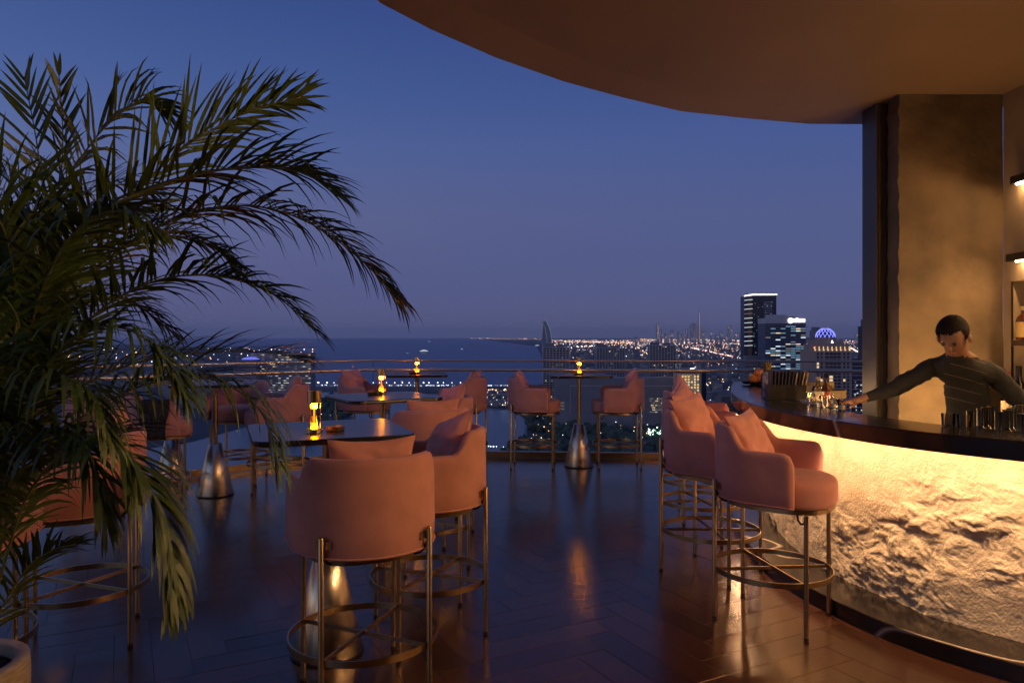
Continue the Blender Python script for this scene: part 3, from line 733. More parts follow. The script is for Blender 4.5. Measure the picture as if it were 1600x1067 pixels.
# dark bottles standing in the speed rail behind the counter, only their necks show over its edge
prof = [(.036, 0), (.038, .004), (.038, .185), (.034, .205), (.020, .225), (.0145, .245), (.0140, .262)]
bl = [(1517, 642), (1533, 638), (1541, 636), (1551, 634), (1561, 643), (1574, 640), (1580, 638), (1587, 636), (1593, 633), (1596, 646), (1608, 643), (1615, 640), (1622, 637)]
pos_words = ['leftmost', 'second', 'third', 'fourth', 'fifth', 'sixth', 'seventh', 'eighth', 'ninth', 'tenth', 'eleventh', 'twelfth', 'thirteenth']
first = None
for k, (px, py) in enumerate(bl):
    o_ = (.42, .50, .58, .66, .42, .50, .58, .66, .72, .42, .50, .58, .66)[k]; row = 3.0
    while True:                                             # walk along the sight line until it is o_ behind the counter edge
        q = at(px, py, row)
        if row > 3.2 and min((BC[i] - Vector((q.x, q.y))).length for i in range(0, len(BC), 2)) >= o_: break
        row += .01
    loc = Vector((q.x, q.y, .8215))
    zt = q.z - .8215; s_ = zt / .333
    lb = ('leftmost dark bottle neck over the bar edge' if k == 0 else pos_words[k] + ' dark bottle neck from the left over the bar edge')
    if first is None:
        first = bottle('wine_bottle', loc, prof, M_bottle, lb, [(.0165, .240), (.0155, .262), (.0150, .325), (.0168, .326), (.0168, .333)], M_capsule, None, None, 'dark bottles in the speed rail'); o = first
    else: o = copy_tree(first); tag(o, lb)
    o.location = loc; o.scale = (1.3, 1.3, s_)
# bottles on the back bar and in the niche
backbar = empty('back_bar', (3.62, 4.6, 0), 0, 'dark wooden back bar cabinet along the right wall', 'cabinet')
b = MB(); b.box(-.20, .145, -1.3, .86, .0, .86); b.build('cabinet_body', M_wood, backbar); b = MB(); b.box(-.22, .148, -1.32, .88, .861, .895); b.build('top', M_marble_bar, backbar)
wb = [(.036, 0), (.038, .004), (.038, .20), (.032, .222), (.016, .245), (.0145, .29), (.0145, .300)]
q = at(1574, 640, 5.15); bottle('wine_bottle', (q.x, q.y, .897), [(r_, z * 1.05) for r_, z in wb], M_clear, 'clear bottle with red capsule on the back bar', [(.0165, .27), (.0160, .355), (.0125, .357)], M_redcap, [(.0388, .05), (.0388, .15)], M_label, 'bottles on the back bar')
q = at(1592, 640, 5.05); bottle('wine_bottle', (q.x, q.y, .897), [(r_ * 1.15, z * 1.25) for r_, z in wb], M_bottle, 'dark bottle with cream and red label on the back bar', [(.0190, .335), (.0185, .40), (.015, .402)], M_capsule, [(.0445, .07), (.0445, .235)], M_label, 'bottles on the back bar')
q = at(1591, 522, 5.42); o = bottle('rum_bottle', (3.722, 5.305, 1.4765), [(.048, 0), (.05, .004), (.05, .14), (.042, .165), (.018, .19), (.0165, .222)], M_amber, 'amber spirit bottle with gold label on the niche shelf', [(.019, .215), (.019, .242), (.016, .244)], mat('gold_cap', (.5, .36, .14), .35), [(.0505, .02), (.0505, .13)], mat('gold_label', (.5, .33, .10), .6))
bottle('whisky_bottle', (3.80, 5.17, 1.4765), [(.045, 0), (.047, .004), (.047, .16), (.018, .2), (.0165, .245)], M_amber, 'second amber spirit bottle on the niche shelf at the picture edge', [(.019, .246), (.019, .27), (.016, .272)], M_capsule, [(.0475, .03), (.0475, .12)], M_label)

# ------------------------------------------------------------------ bartender
def skin_mesh(name, joints, bones, root_i, sub=2):
    me = bpy.data.meshes.new(name); me.from_pydata([j[0] for j in joints], bones, [])
    o = bpy.data.objects.new(name, me); COL.objects.link(o)
    sk = o.modifiers.new('skin', 'SKIN'); sk.use_smooth_shade = True; sk.branch_smoothing = .6
    for i, j in enumerate(joints):
        r_ = j[1]; me.skin_vertices[0].data[i].radius = r_ if isinstance(r_, tuple) else (r_, r_)
        me.skin_vertices[0].data[i].use_root = (i == root_i)
    ss = o.modifiers.new('sub', 'SUBSURF'); ss.levels = sub; ss.render_levels = sub
    dg = bpy.context.evaluated_depsgraph_get(); ev = o.evaluated_get(dg)
    new = bpy.data.meshes.new_from_object(ev); bpy.data.objects.remove(o); new.name = name
    return new
J, Bn = [], []
def jn(p, r_, prev=None):
    J.append((Vector(p), r_)); i = len(J) - 1
    if prev is not None: Bn.append((prev, i))
    return i
pel = jn((2.80, 4.46, .96), (.155, .115)); wst = jn((2.775, 4.43, 1.08), (.140, .105), pel); chs = jn((2.715, 4.36, 1.235), (.165, .12), wst)
upc = jn((2.650, 4.315, 1.330), (.125, .09), chs); nk = jn((2.588, 4.245, 1.405), .054, upc); hd0 = jn((2.548, 4.195, 1.445), (.060, .066), nk); hd1 = jn((2.532, 4.180, 1.508), (.078, .090), hd0); hd2 = jn((2.532, 4.200, 1.566), (.064, .074), hd1)
sl = jn((2.525, 4.375, 1.320), .068, upc); el = jn((2.345, 4.46, 1.185), .047, sl); wl_ = jn((2.190, 4.545, 1.115), .030, el); pal = jn((2.125, 4.57, 1.092), (.034, .019), wl_)
for k, (dx, dy, L) in enumerate(((-.050, .030, .82), (-.062, .012, .95), (-.064, -.006, 1.0), (-.058, -.024, .92))):
    k1 = jn((2.095 + dx * .25, 4.575 + dy * .9, 1.090), .0105, pal); k2 = jn((2.095 + dx * .7 * L, 4.578 + dy * 1.15, 1.083), .0092, k1); jn((2.095 + dx * 1.15 * L, 4.580 + dy * 1.25, 1.068), .0078, k2)
t1 = jn((2.135, 4.535, 1.082), .0115, pal); t2 = jn((2.108, 4.512, 1.072), .0098, t1); jn((2.085, 4.505, 1.064), .0085, t2)
sr = jn((2.845, 4.315, 1.285), .070, upc); er = jn((2.985, 4.245, 1.095), .048, sr); wr = jn((2.905, 4.115, .965), .031, er); pr = jn((2.868, 4.065, .925), (.034, .020), wr)
for k, dx in enumerate((-.030, -.010, .010, .028)):
    k1 = jn((2.858 + dx, 4.035, .898), .0105, pr); k2 = jn((2.852 + dx, 4.015, .868), .0092, k1); jn((2.850 + dx, 4.015, .842), .0078, k2)
t1 = jn((2.825, 4.055, .905), .0115, pr); t2 = jn((2.808, 4.035, .880), .0095, t1); jn((2.804, 4.02, .858), .0085, t2)
for s_ in (-1, 1):
    hp = jn((2.80 + .09 * s_, 4.47, .88), (.092, .10), pel); kn = jn((2.80 + .11 * s_, 4.44, .50), .062, hp); an_ = jn((2.80 + .12 * s_, 4.48, .10), .044, kn); ft = jn((2.80 + .13 * s_, 4.40, .052), (.045, .04), an_); jn((2.80 + .14 * s_, 4.30, .045), (.042, .032), ft)
me = skin_mesh('person', J, Bn, 0)
M_skin = mat('skin', (.22, .105, .06), .55, noise_=(20, .1))
M_shirt = mat('black_shirt', (.006, .005, .0045), .85, bump=(26, .6, .012)); M_trouser = mat('dark_trousers', (.012, .010, .010), .8)
# pale pinstripes woven across the chest of the shirt
nt = M_shirt.node_tree; nd = nt.nodes; lk = nt.links; tcx = nd.new('ShaderNodeTexCoord'); sx = nd.new('ShaderNodeSeparateXYZ'); lk.new(tcx.outputs['Object'], sx.inputs[0])
mz = nd.new('ShaderNodeMath'); mz.operation = 'MULTIPLY_ADD'; mz.inputs[1].default_value = .30; lk.new(sx.outputs['X'], mz.inputs[0]); lk.new(sx.outputs['Z'], mz.inputs[2])
md_ = nd.new('ShaderNodeMath'); md_.operation = 'MODULO'; md_.inputs[1].default_value = .062; lk.new(mz.outputs[0], md_.inputs[0])
lt = nd.new('ShaderNodeMath'); lt.operation = 'LESS_THAN'; lt.inputs[1].default_value = .0038; lk.new(md_.outputs[0], lt.inputs[0])
g1 = nd.new('ShaderNodeMath'); g1.operation = 'GREATER_THAN'; g1.inputs[1].default_value = 2.55; lk.new(sx.outputs['X'], g1.inputs[0])
g2 = nd.new('ShaderNodeMath'); g2.operation = 'LESS_THAN'; g2.inputs[1].default_value = 2.76; lk.new(sx.outputs['X'], g2.inputs[0])
g3 = nd.new('ShaderNodeMath'); g3.operation = 'GREATER_THAN'; g3.inputs[1].default_value = 1.10; lk.new(sx.outputs['Z'], g3.inputs[0])
m1 = nd.new('ShaderNodeMath'); m1.operation = 'MULTIPLY'; lk.new(g1.outputs[0], m1.inputs[0]); lk.new(g2.outputs[0], m1.inputs[1])
m2 = nd.new('ShaderNodeMath'); m2.operation = 'MULTIPLY'; lk.new(m1.outputs[0], m2.inputs[0]); lk.new(g3.outputs[0], m2.inputs[1])
m3 = nd.new('ShaderNodeMath'); m3.operation = 'MULTIPLY'; lk.new(m2.outputs[0], m3.inputs[0]); lk.new(lt.outputs[0], m3.inputs[1])
mxc = nd.new('ShaderNodeMix'); mxc.data_type = 'RGBA'; mxc.inputs[6].default_value = (.006, .005, .0045, 1); mxc.inputs[7].default_value = (.085, .065, .045, 1)
lk.new(m3.outputs[0], mxc.inputs[0]); lk.new(mxc.outputs[2], nd['Principled BSDF'].inputs['Base Color'])
me.update(); nrm = [v.normal.copy() for v in me.vertices]
for v, nv in zip(me.vertices, nrm):                         # cloth creases, running across the arms and the waist
    c = v.co
    if c.x > 2.24 and c.z < 1.37 and not (c.z < 1.0 and c.y < 4.16):
        q = Vector((c.x * 9 - c.z * 14, c.y * 9, c.z * 22 + c.x * 12)); v.co = c + nv * ((1 - abs(noise.noise(q))) ** 4 * .012 - .003 + noise.noise(c * 14) * .006)
me.materials.clear()
for m_ in (M_shirt, M_skin, M_trouser): me.materials.append(m_)
for pl in me.polygons:
    c = pl.center
    skin = (c.z > 1.385 and c.y < 4.275) or c.x < 2.20 or (c.z < 1.0 and c.y < 4.145 and c.z > .5)
    pl.material_index = 1 if skin else (2 if c.z < .97 else 0)
person = tag(link('person', me), 'bartender in a black striped shirt leaning behind the bar', 'person')
# hair cap, nose, eyes, ears
hc = Vector((2.534, 4.193, 1.524)); fwd = Vector((-.60, -.48, -.64)).normalized(); upv = Vector((0, 0, 1)); upv = (upv - fwd * upv.dot(fwd)).normalized(); sdv = fwd.cross(upv)
bmh = bmesh.new(); bmesh.ops.create_icosphere(bmh, subdivisions=4, radius=1.0)
for v in bmh.verts:
    c = v.co.copy(); v.co = hc + sdv * c.x * .083 + fwd * c.y * .098 + upv * (c.z * .090 + .012) + Vector((0, 0, 0)) + c * noise.noise(c * 9) * .006
geom = [f for f in bmh.faces if ((f.calc_center_median() - hc).dot(fwd) > .035 and (f.calc_center_median() - hc).dot(upv) < .052) or (f.calc_center_median() - hc).dot(upv) < -.045]
bmesh.ops.delete(bmh, geom=geom, context='FACES')
mh = bpy.data.meshes.new('hair'); bmh.to_mesh(mh); bmh.free(); mh.materials.append(mat('dark_hair', (.006, .004, .003), .75, spec=.15, bump=(120, .6, .004))); mh.polygons.foreach_set('use_smooth', [True] * len(mh.polygons))
link('hair', mh, person)
def blob(name, c, rx, ry, rz, m):
    bb = bmesh.new(); bmesh.ops.create_icosphere(bb, subdivisions=2, radius=1.0)
    for v in bb.verts: q = v.co.copy(); v.co = c + sdv * q.x * rx + fwd * q.y * ry + upv * q.z * rz
    mm = bpy.data.meshes.new(name); bb.to_mesh(mm); bb.free(); mm.materials.append(m); mm.polygons.foreach_set('use_smooth', [True] * len(mm.polygons)); return link(name, mm, person)
fc = Vector((2.534, 4.180, 1.488))
blob('nose', fc + fwd * .088 + upv * -.004, .012, .016, .022, M_skin)
for s_ in (-1, 1):
    blob('eye', fc + fwd * .080 + sdv * .030 * s_ + upv * .020, .011, .006, .006, M_black); blob('ear', fc + sdv * .083 * s_ + upv * .0, .008, .018, .030, M_skin)
    blob('eyebrow', fc + fwd * .084 + sdv * .030 * s_ + upv * .036, .018, .005, .004, M_black)
blob('mouth', fc + fwd * .076 + upv * -.042, .022, .006, .005, mat('lips', (.32, .12, .09), .5))

# ------------------------------------------------------------------ planter and palm
PC = Vector((-1.885, 2.44, 0))
pot = empty('planter', PC, 0, 'ribbed pale stoneware planter in the lower left corner', 'planter')
prf = [(.15, 0), (.17, .01)]
for k in range(46):
    z = .02 + .455 * k / 45; prf.append((.185 + .045 * math.sin(math.pi * min(1, z / .48) * .62) + (.0022 if k % 2 else -.001), z))
prf += [(.228, .478), (.223, .484), (.190, .484), (.186, .478), (.184, .43)]
b = MB(); b.lathe(prf, n=72, cap=False); b.build('pot_body', M_pot, pot, 60)
b = MB(); b.lathe([(0, .425), (.1835, .425), (.1835, .42), (0, .42)], n=48, cap=False); b.build('soil', M_soil, pot); pot.scale = (1, 1, .83)

palm = empty('areca_palm', PC + Vector((0, 0, .352)), 0, 'tall areca palm with long drooping fronds growing in the planter', 'palm')
PO = PC + Vector((0, 0, .352))
def spline3(P, n):
    P = [P[0] * 2 - P[1]] + P + [P[-1] * 2 - P[-2]]; out_ = []
    seg = len(P) - 3
    for k in range(n + 1):
        t = k / n * seg; i = min(int(t), seg - 1); t -= i; p0, p1, p2, p3 = P[i:i+4]
        out_.append(.5 * ((2*p1) + (-p0+p2)*t + (2*p0-5*p1+4*p2-p3)*t*t + (-p0+3*p1-3*p2+p3)*t**3))
    return out_
rnd = random.Random(11)
def frond(pts, leaf=.30, n=44, start=.22, roll=0.0, w=.0058, droop=.5, vee=.35, thick=.006):
    """pts: (px, py, distance); rachis follows them, leaflets leave it in pairs and hang by their weight"""
    P = [at(*p) - PO for p in pts]; P = [Vector((rnd.uniform(-.06, .06), rnd.uniform(-.06, .06), -.0))] + [Vector((P[0].x * .55, P[0].y * .55, P[0].z * .45))] + P
    N = 60; C = spline3(P, N)
    b = MB(); b.tube(C, [max(.0018, thick * (1 - .78 * i / N)) for i in range(N + 1)], 6); r_ = b.build('frond', M_stem, palm, 180)
    b = MB(); ln = [0.0]
    for i in range(1, N + 1): ln.append(ln[-1] + (C[i] - C[i-1]).length)
    n = int(n * 1.75)
    for k in range(n):
        u = start + (1 - start) * (k + .5) / n; i = min(N - 1, int(u * N)); p0 = C[i].lerp(C[i+1], u * N - i)
        T = (C[min(N, i+1)] - C[max(0, i-1)]).normalized()
        side = T.cross(Vector((0, 0, 1)))
        side = side.normalized() if side.length > .05 else Vector((1, 0, 0))
        up = side.cross(T).normalized()
        a_ = roll + rnd.gauss(0, .08); side2 = side * math.cos(a_) + up * math.sin(a_); up2 = side2.cross(T)
        prog = (u - start) / (1 - start)
        L = leaf * (.35 + .65 * math.sin(math.pi * min(1, .18 + prog * .80)) ) * rnd.uniform(.82, 1.12)
        spread = R(52 - 31 * prog + rnd.gauss(0, 7))
        for s_ in (-1, 1):
            if rnd.random() < .10: continue
            spread += rnd.gauss(0, .07)
            d = (T * math.cos(spread) + side2 * s_ * math.sin(spread) + up2 * vee * rnd.uniform(.5, 1.4)).normalized()
            dr = droop * rnd.uniform(.4, 2.0); seg = 5; pp = p0.copy(); pts_ = [pp.copy()]; dd = d.copy()
            for q in range(seg):
                dd = (dd + Vector((0, 0, -1)) * dr * (.10 + .22 * q / seg * 2)).normalized(); pp = pp + dd * L / seg; pts_.append(pp.copy())
            vs = []; wv = (d.cross(up2)).normalized()
            if wv.length < .5: wv = T
            ww = w * rnd.uniform(.8, 1.2)
            for q, x in enumerate(pts_):
                f_ = (.45, 1.0, 1.0, .85, .55, .06)[q] * ww
                vs += [x - wv * f_, x + wv * f_]
            b.add(vs, [(2*q, 2*q+1, 2*q+3, 2*q+2) for q in range(seg)])
    o = b.build('leaflets', M_leaf, r_); return r_
FR = [
 ([(40, 560, 2.42), (150, 370, 2.42), (270, 245, 2.45), (380, 178, 2.5), (470, 152, 2.55)], dict(leaf=.30, roll=.75, droop=.20, vee=.25)),
 ([(30, 520, 2.36), (120, 360, 2.3), (250, 290, 2.3), (380, 262, 2.3), (470, 270, 2.3), (525, 305, 2.3)], dict(leaf=.30, n=50, roll=.3, droop=.55)),
 ([(40, 560, 2.46), (150, 420, 2.5), (270, 345, 2.5), (390, 322, 2.5), (490, 352, 2.52), (570, 412, 2.55), (622, 470, 2.58)], dict(leaf=.34, n=54, roll=.25, droop=.85)),
 ([(40, 640, 2.4), (140, 500, 2.36), (240, 440, 2.32), (340, 432, 2.3), (430, 462, 2.3), (495, 520, 2.3)], dict(leaf=.25, n=46, roll=.35, droop=.6)),
 ([(30, 700, 2.45), (120, 610, 2.5), (220, 565, 2.55), (330, 550, 2.6), (430, 552, 2.65), (480, 566, 2.66)], dict(leaf=.28, n=46, roll=.1, droop=.35)),
 ([(40, 720, 2.42), (130, 650, 2.4), (230, 600, 2.38), (330, 592, 2.36), (405, 640, 2.34), (430, 720, 2.32)], dict(leaf=.33, n=42, roll=.2, droop=1.1)),
 ([(40, 780, 2.3), (110, 700, 2.2), (180, 690, 2.1), (238, 770, 2.05), (262, 870, 2.02), (268, 940, 2.0)], dict(leaf=.27, n=46, roll=.2, droop=1.0, w=.0085)),
 ([(50, 520, 2.4), (75, 380, 2.4), (60, 240, 2.4), (38, 120, 2.42)], dict(leaf=.20, n=9, roll=.9, droop=.12, start=.62)),
 ([(55, 520, 2.5), (85, 360, 2.55), (98, 230, 2.6), (92, 110, 2.62)], dict(leaf=.17, n=7, roll=.3, droop=.1, start=.66)),
 ([(30, 480, 2.5), (80, 330, 2.6), (150, 215, 2.65), (215, 160, 2.7), (258, 172, 2.74)], dict(leaf=.26, n=40, roll=.5, droop=.6)),
 ([(10, 500, 2.4), (-20, 360, 2.35), (-60, 260, 2.3), (-110, 230, 2.3)], dict(leaf=.34, n=40, roll=.4, droop=.6)),
 ([(20, 560, 2.3), (20, 420, 2.2), (-10, 330, 2.1), (-70, 300, 2.05)], dict(leaf=.34, n=40, roll=-.3, droop=.6)),
 ([(30, 560, 2.35), (80, 420, 2.2), (130, 350, 2.05), (190, 330, 1.95), (240, 360, 1.9)], dict(leaf=.26, n=42, roll=0, droop=.8)),
 ([(30, 620, 2.4), (70, 520, 2.5), (130, 470, 2.6), (200, 470, 2.7), (270, 520, 2.8)], dict(leaf=.30, n=40, roll=.2, droop=.9)),
 ([(10, 640, 2.3), (-10, 540, 2.2), (-40, 480, 2.1), (-90, 480, 2.0)], dict(leaf=.34, n=36, roll=.2, droop=.8)),
 ([(20, 700, 2.3), (50, 620, 2.15), (90, 590, 2.05), (140, 610, 1.98), (170, 680, 1.95)], dict(leaf=.26, n=36, roll=0, droop=1.0)),
 ([(20, 920, 2.40), (50, 880, 2.38), (85, 858, 2.36), (118, 850, 2.34)], dict(leaf=.17, n=20, roll=.5, droop=.35, w=.005, thick=.004)),
 ([(0, 760, 2.35), (-20, 690, 2.3), (-40, 660, 2.2), (-80, 680, 2.1)], dict(leaf=.30, n=32, roll=.1, droop=.9)),
 ([(35, 600, 2.55), (110, 470, 2.7), (180, 390, 2.8), (260, 370, 2.9), (330, 385, 2.95), (370, 420, 3.0)], dict(leaf=.28, n=44, roll=.3, droop=.7)),
 ([(20, 660, 2.45), (60, 560, 2.4), (60, 470, 2.35), (40, 400, 2.3), (5, 350, 2.25)], dict(leaf=.30, n=40, roll=-.5, droop=.6)),
 ([(30, 600, 2.35), (60, 440, 2.25), (40, 320, 2.2), (-20, 250, 2.15)], dict(leaf=.30, n=40, roll=.1, droop=.7)),
 ([(40, 640, 2.3), (100, 540, 2.2), (170, 510, 2.1), (240, 540, 2.05), (290, 620, 2.0)], dict(leaf=.26, n=40, roll=.1, droop=1.0)),
 ([(25, 560, 2.5), (60, 420, 2.6), (110, 330, 2.7), (170, 290, 2.8), (235, 300, 2.9)], dict(leaf=.28, n=42, roll=.2, droop=.7)),
 ([(25, 760, 2.3), (60, 690, 2.2), (110, 680, 2.12), (150, 740, 2.08), (165, 820, 2.05)], dict(leaf=.24, n=34, roll=.1, droop=1.1)),
]
for pts, kw in FR: frond(pts, **kw)
for k in range(7):
    q = rnd.uniform(0, 6.28); rr = rnd.uniform(.02, .12); x, y = rr * math.cos(q), rr * math.sin(q)
    b = MB(); hgt = rnd.uniform(.35, .75); pts = []
    for i in range(13): pts.append((x * (1 + .5 * i / 12) + .05 * (k % 3) * i / 12, y * (1 + .4 * i / 12), hgt * i / 12 - .003))
    b.tube(pts, [.0125 - .004 * i / 12 + (.0015 if i % 3 == 0 else 0) for i in range(13)], 8); b.build('cane', M_stem, palm, 180)

# ------------------------------------------------------------------ the city below: sea, land, towers
ZG = -150.0
rc = random.Random(5)
def far(px, py): return gp(px, py, ZG)
M_sea = mat('sea_water', (.048, .088, .215), .35, noise_=(.003, .25))
M_land = mat('city_ground', (.10, .088, .085), .9, noise_=(.004, .5))
M_conc = mat('pale_concrete', (.55, .51, .50), .8, noise_=(.05, .15)); M_grey = mat('grey_cladding', (.24, .22, .24), .6, noise_=(.03, .15))
M_dglass = mat('dark_curtain_wall', (.020, .024, .036), .18, noise_=(.04, .2)); M_lowrise = mat('low_rise_render', (.30, .26, .24), .85, noise_=(.01, .4))
M_stone = mat('rose_stone', (.42, .30, .24), .8, noise_=(.05, .12)); M_foliage = mat('distant_foliage', (.085, .11, .065), .85, noise_=(.08, .5))
LW = light_mat('window_white', (.80, .90, 1), .95, False); LWW = light_mat('window_warm', (1, .72, .42), .9, False); LWC = light_mat('window_cool', (.30, .55, .75), .42, False); LWD = light_mat('window_dim', (.75, .68, .60), .22, False)
LSW = light_mat('street_warm', (1, .58, .30), 5.2, False); LSP = light_mat('street_rose', (1, .55, .48), 3.2, False); LSC = light_mat('street_cool', (.86, .92, 1), 4.2, False); LSG = light_mat('flood_green', (.62, 1, .80), 4.5, False)
LBLUE = light_mat('blue_neon', (.22, .24, 1), 1.7, False); LTEAL = light_mat('teal_edge_light', (.35, .70, .68), .32, False); LSIGN = light_mat('sign_white', (.92, .93, 1), 4.0, False); LUP = light_mat('uplight_amber', (1, .62, .25), .95, False); LRED = light_mat('aviation_red', (1, .12, .08), 2.5, False)

b = MB(); S = 80000; b.add([(-S, 300, ZG - .6), (S, 300, ZG - .6), (S, S, ZG - .6), (-S, S, ZG - .6)], [(0, 1, 2, 3)])
tag(b.build('sea', M_sea), 'dark blue sea reaching the horizon', None, None, 'structure')
def land(pts, name, lb):
    v = [far(*p) for p in pts]; bm = bmesh.new(); f = bm.faces.new([bm.verts.new(p) for p in v]); bmesh.ops.triangulate(bm, faces=[f])
    me = bpy.data.meshes.new(name); bm.to_mesh(me); bm.free(); me.materials.append(M_land)
    if me.polygons and me.polygons[0].normal.z < 0: me.flip_normals()
    tag(link(name, me), lb, None, None, 'structure')
land([(3200, 528.4), (735, 528.4), (838, 541), (848, 560), (850, 600), (780, 604), (480, 604), (470, 612), (600, 613.5), (700, 616), (745, 618), (750, 636), (800, 641), (822, 655), (824, 680), (805, 702), (770, 708), (700, 712), (600, 716), (560, 900), (3200, 900)], 'land', 'dark city ground along the coast')
v = [far(*p) + Vector((0, 0, -.3)) for p in ((300, 690), (380, 668), (430, 640), (469, 612), (600, 613.5), (700, 616), (745, 618), (750, 636), (800, 641), (822, 655), (824, 680), (805, 702), (770, 708), (700, 712), (600, 716), (560, 900), (-200, 900), (-200, 716))]
bm = bmesh.new(); f = bm.faces.new([bm.verts.new(p) for p in v]); bmesh.ops.triangulate(bm, faces=[f]); me = bpy.data.meshes.new('lagoon'); bm.to_mesh(me); bm.free()
if me.polygons[0].normal.z < 0: me.flip_normals()
me.materials.append(mat('shallow_water', (.16, .19, .21), .3, noise_=(.006, .25, (1, .25, 1)))); tag(link('lagoon', me), 'pale shallow lagoon inside the breakwater', None, None, 'structure')
land([(-2600, 533), (200, 538), (385, 545), (490, 560), (488, 603.5), (469, 612), (430, 640), (380, 668), (300, 690), (100, 720), (-2600, 760)], 'coast_land', 'dark shore behind the palm')

def bld(name, label, px0, px1, ytop, d, group=None):
    w = (px1 - px0) / F * d; x = ((px0 + px1) / 2 - PX) / F * d; zt = H - (ytop - PY) / F * d
    return empty(name, (x, d, ZG), 0, label, 'tower' if zt - ZG > 60 else 'building', group), w, zt - ZG
def lit(mb, x0, x1, z0, z1, y=-.5, mi=0): mb.box(x0, x1, y, y + .4, z0, z1, None, mi)

# three concrete-frame blocks in the middle distance
for px0, px1, yt, d, lb in ((848, 890, 543, 1250, 'unfinished concrete tower with open floors behind the balustrade, leftmost of three'), (932, 977, 544, 1400, 'unfinished gridded concrete tower, middle one of three'), (1015, 1057, 540, 1400, 'unfinished gridded concrete tower, rightmost of three')):
    root, w, h = bld('concrete_tower', lb, px0, px1, yt, d, 'unfinished concrete towers')
    b = MB(); b.box(-w/2 + 1.2, w/2 - 1.2, 1.2, 30, 0, h - 1); b.build('core', M_dglass, root)
    b = MB(); n = int(h / 3.9)
    for k in range(n + 1): b.box(-w/2, w/2, 0, 31, k * h / n - .55, k * h / n + .55)
    b.build('floor_slabs', M_conc, root)
    b = MB(); nc = int(w / 5.2)
    for k in range(nc + 1): b.box(-w/2 + k * (w - .9) / nc, -w/2 + k * (w - .9) / nc + .9, .25, 1.15, 0, h - .6)
    b.build('columns', M_conc, root)
    b = MB(); b.box(-w * .42, -w * .1, 6, 20, h + .6, h + 7); b.box(w * .05, w * .3, 8, 22, h + .6, h + 4.5); b.build('roof_plant', M_grey, root)
    b = MB()
    for k in range(34): x = rc.uniform(-w/2 + 2, w/2 - 4); z = rc.randrange(n) * h / n; lit(b, x, x + 2.2, z + .9, z + 2.6, .7, rc.choice((0, 0, 1)))
    b.build('lit_openings', [LWD, LWW], root)
    if px0 < 900:
        b = MB(); b.tube([(-w * .30, 10, h), (-w * .30, 10, h + 16)], .6, 6); b.tube([(-w * .55, 10, h + 13), (w * .12, 10, h + 13.5)], .5, 6); b.build('crane', M_grey, root)

root, w, h = bld('slab_building', 'wide dark slab building with pale outlined facade behind the centre chairs', 868, 1072, 590, 1180)
b = MB(); b.box(-w/2, w/2, 0, 40, 0, h); b.build('body', M_grey, root)
b = MB(); x0, x1, z0, z1 = -w * .39, w * .40, h * .30, h * .84
for bx_ in ((x0, x1, z1, z1 + 1.0), (x0, x0 + 1.0, z0, z1), (x1 - 1, x1, z0, z1)): lit(b, bx_[0], bx_[1], bx_[2], bx_[3], -.8)
b.box(-w/2 - .5, w/2 + .5, -.6, -.1, h - .2, h + .9); b.build('facade_outline', M_conc, root)
b = MB()
for r_ in range(7):
    for k in range(12):
        if rc.random() < .7: b = MB(); lit(b, w * .22 + k * 2.4, w * .22 + k * 2.4 + 1.6, h * .34 + r_ * 3.6, h * .34 + r_ * 3.6 + 1.5, -.5); b.build('lit_window', rc.choice((LWD, LWD, LWD, LWW)), root)
for r_ in range(3): b = MB(); lit(b, -w * .5 + 4, -w * .5 + 14, h * .4 + r_ * 5, h * .4 + r_ * 5 + 1.2); b.build('lit_strip', LWD, root)
root, w, h = bld('flood_lit_building', 'cream building washed by amber light behind the far bar chairs', 1058, 1096, 583, 1120)
M_cream = mat('cream_render', (.55, .42, .26), .8, noise_=(.05, .2)); M_cream.node_tree.nodes['Principled BSDF'].inputs['Emission Color'].default_value = (.75, .45, .20, 1)
b = MB(); b.box(-w/2, w/2, 0, 26, 0, h); b.build('body', M_cream, root)
b = MB(); b.box(-w/2 - .6, w/2 + .6, -.6, 26.6, h - 1.4, h); b.build('cornice', M_conc, root)
b = MB()
for r_ in range(12):
    for k in range(7):
        b = MB(); lit(b, -w/2 + 2 + k * (w - 4) / 7, -w/2 + 2 + k * (w - 4) / 7 + 2.8, h - 6.5 - r_ * 4.2, h - 4.0 - r_ * 4.2, -.5); b.build('lit_window', rc.choice((LUP, LWW, LWW, LWD)), root)
b = MB()
for k in range(6): b.box(-w/2 + 3 + k * w / 6.5, -w/2 + 4 + k * w / 6.5, -1.4, -.6, h - 3.2, h - 2.4)
b.build('uplights', LUP, root)

# dark glass tower with light bars down its left edge and a bright roofline
root, w, h = bld('glass_tower', 'tall dark glass tower with light bars and glowing roofline', 1167, 1213, 462, 1500)
b = MB(); outl = [(-w/2, 14), (-w/2 + 3, 4), (-w/2 + 10, 0), (w/2, 0), (w/2, 42), (-w/2, 42)]; b.prism(outl, 0, h); b.build('body', M_dglass, root)
for k in range(11):
    b = MB(); z = h - 9 - k * 9.4; b.tube([(-w/2 - .5, 14, z), (-w/2 + 2.6, 3.6, z + .4), (-w/2 + 11.5, -.6, z + 1.0)], .55, 6); b.build('light_bar', LWD if k % 4 == 3 else LW, root)
b = MB(); b.tube([(-w/2 - .5, 14, h + .2), (-w/2 + 2.6, 3.2, h + .8), (-w/2 + 12, -.8, h + 2.0), (w/2 + 1, -.8, h + 2.4)], 1.0, 8); b.build('roof_light', LSIGN, root)
b = MB(); b.prism([(-w/2 + 6, 6), (w/2 - 12, 4), (w/2 - 12, 36), (-w/2 + 6, 36)], h, h + 5.5); b.build('roof_crown', M_grey, root)
b = MB()
for r_ in range(26): lit(b, w * .08, w * .36, h - 14 - r_ * 4.4, h - 13.0 - r_ * 4.4, -.45)
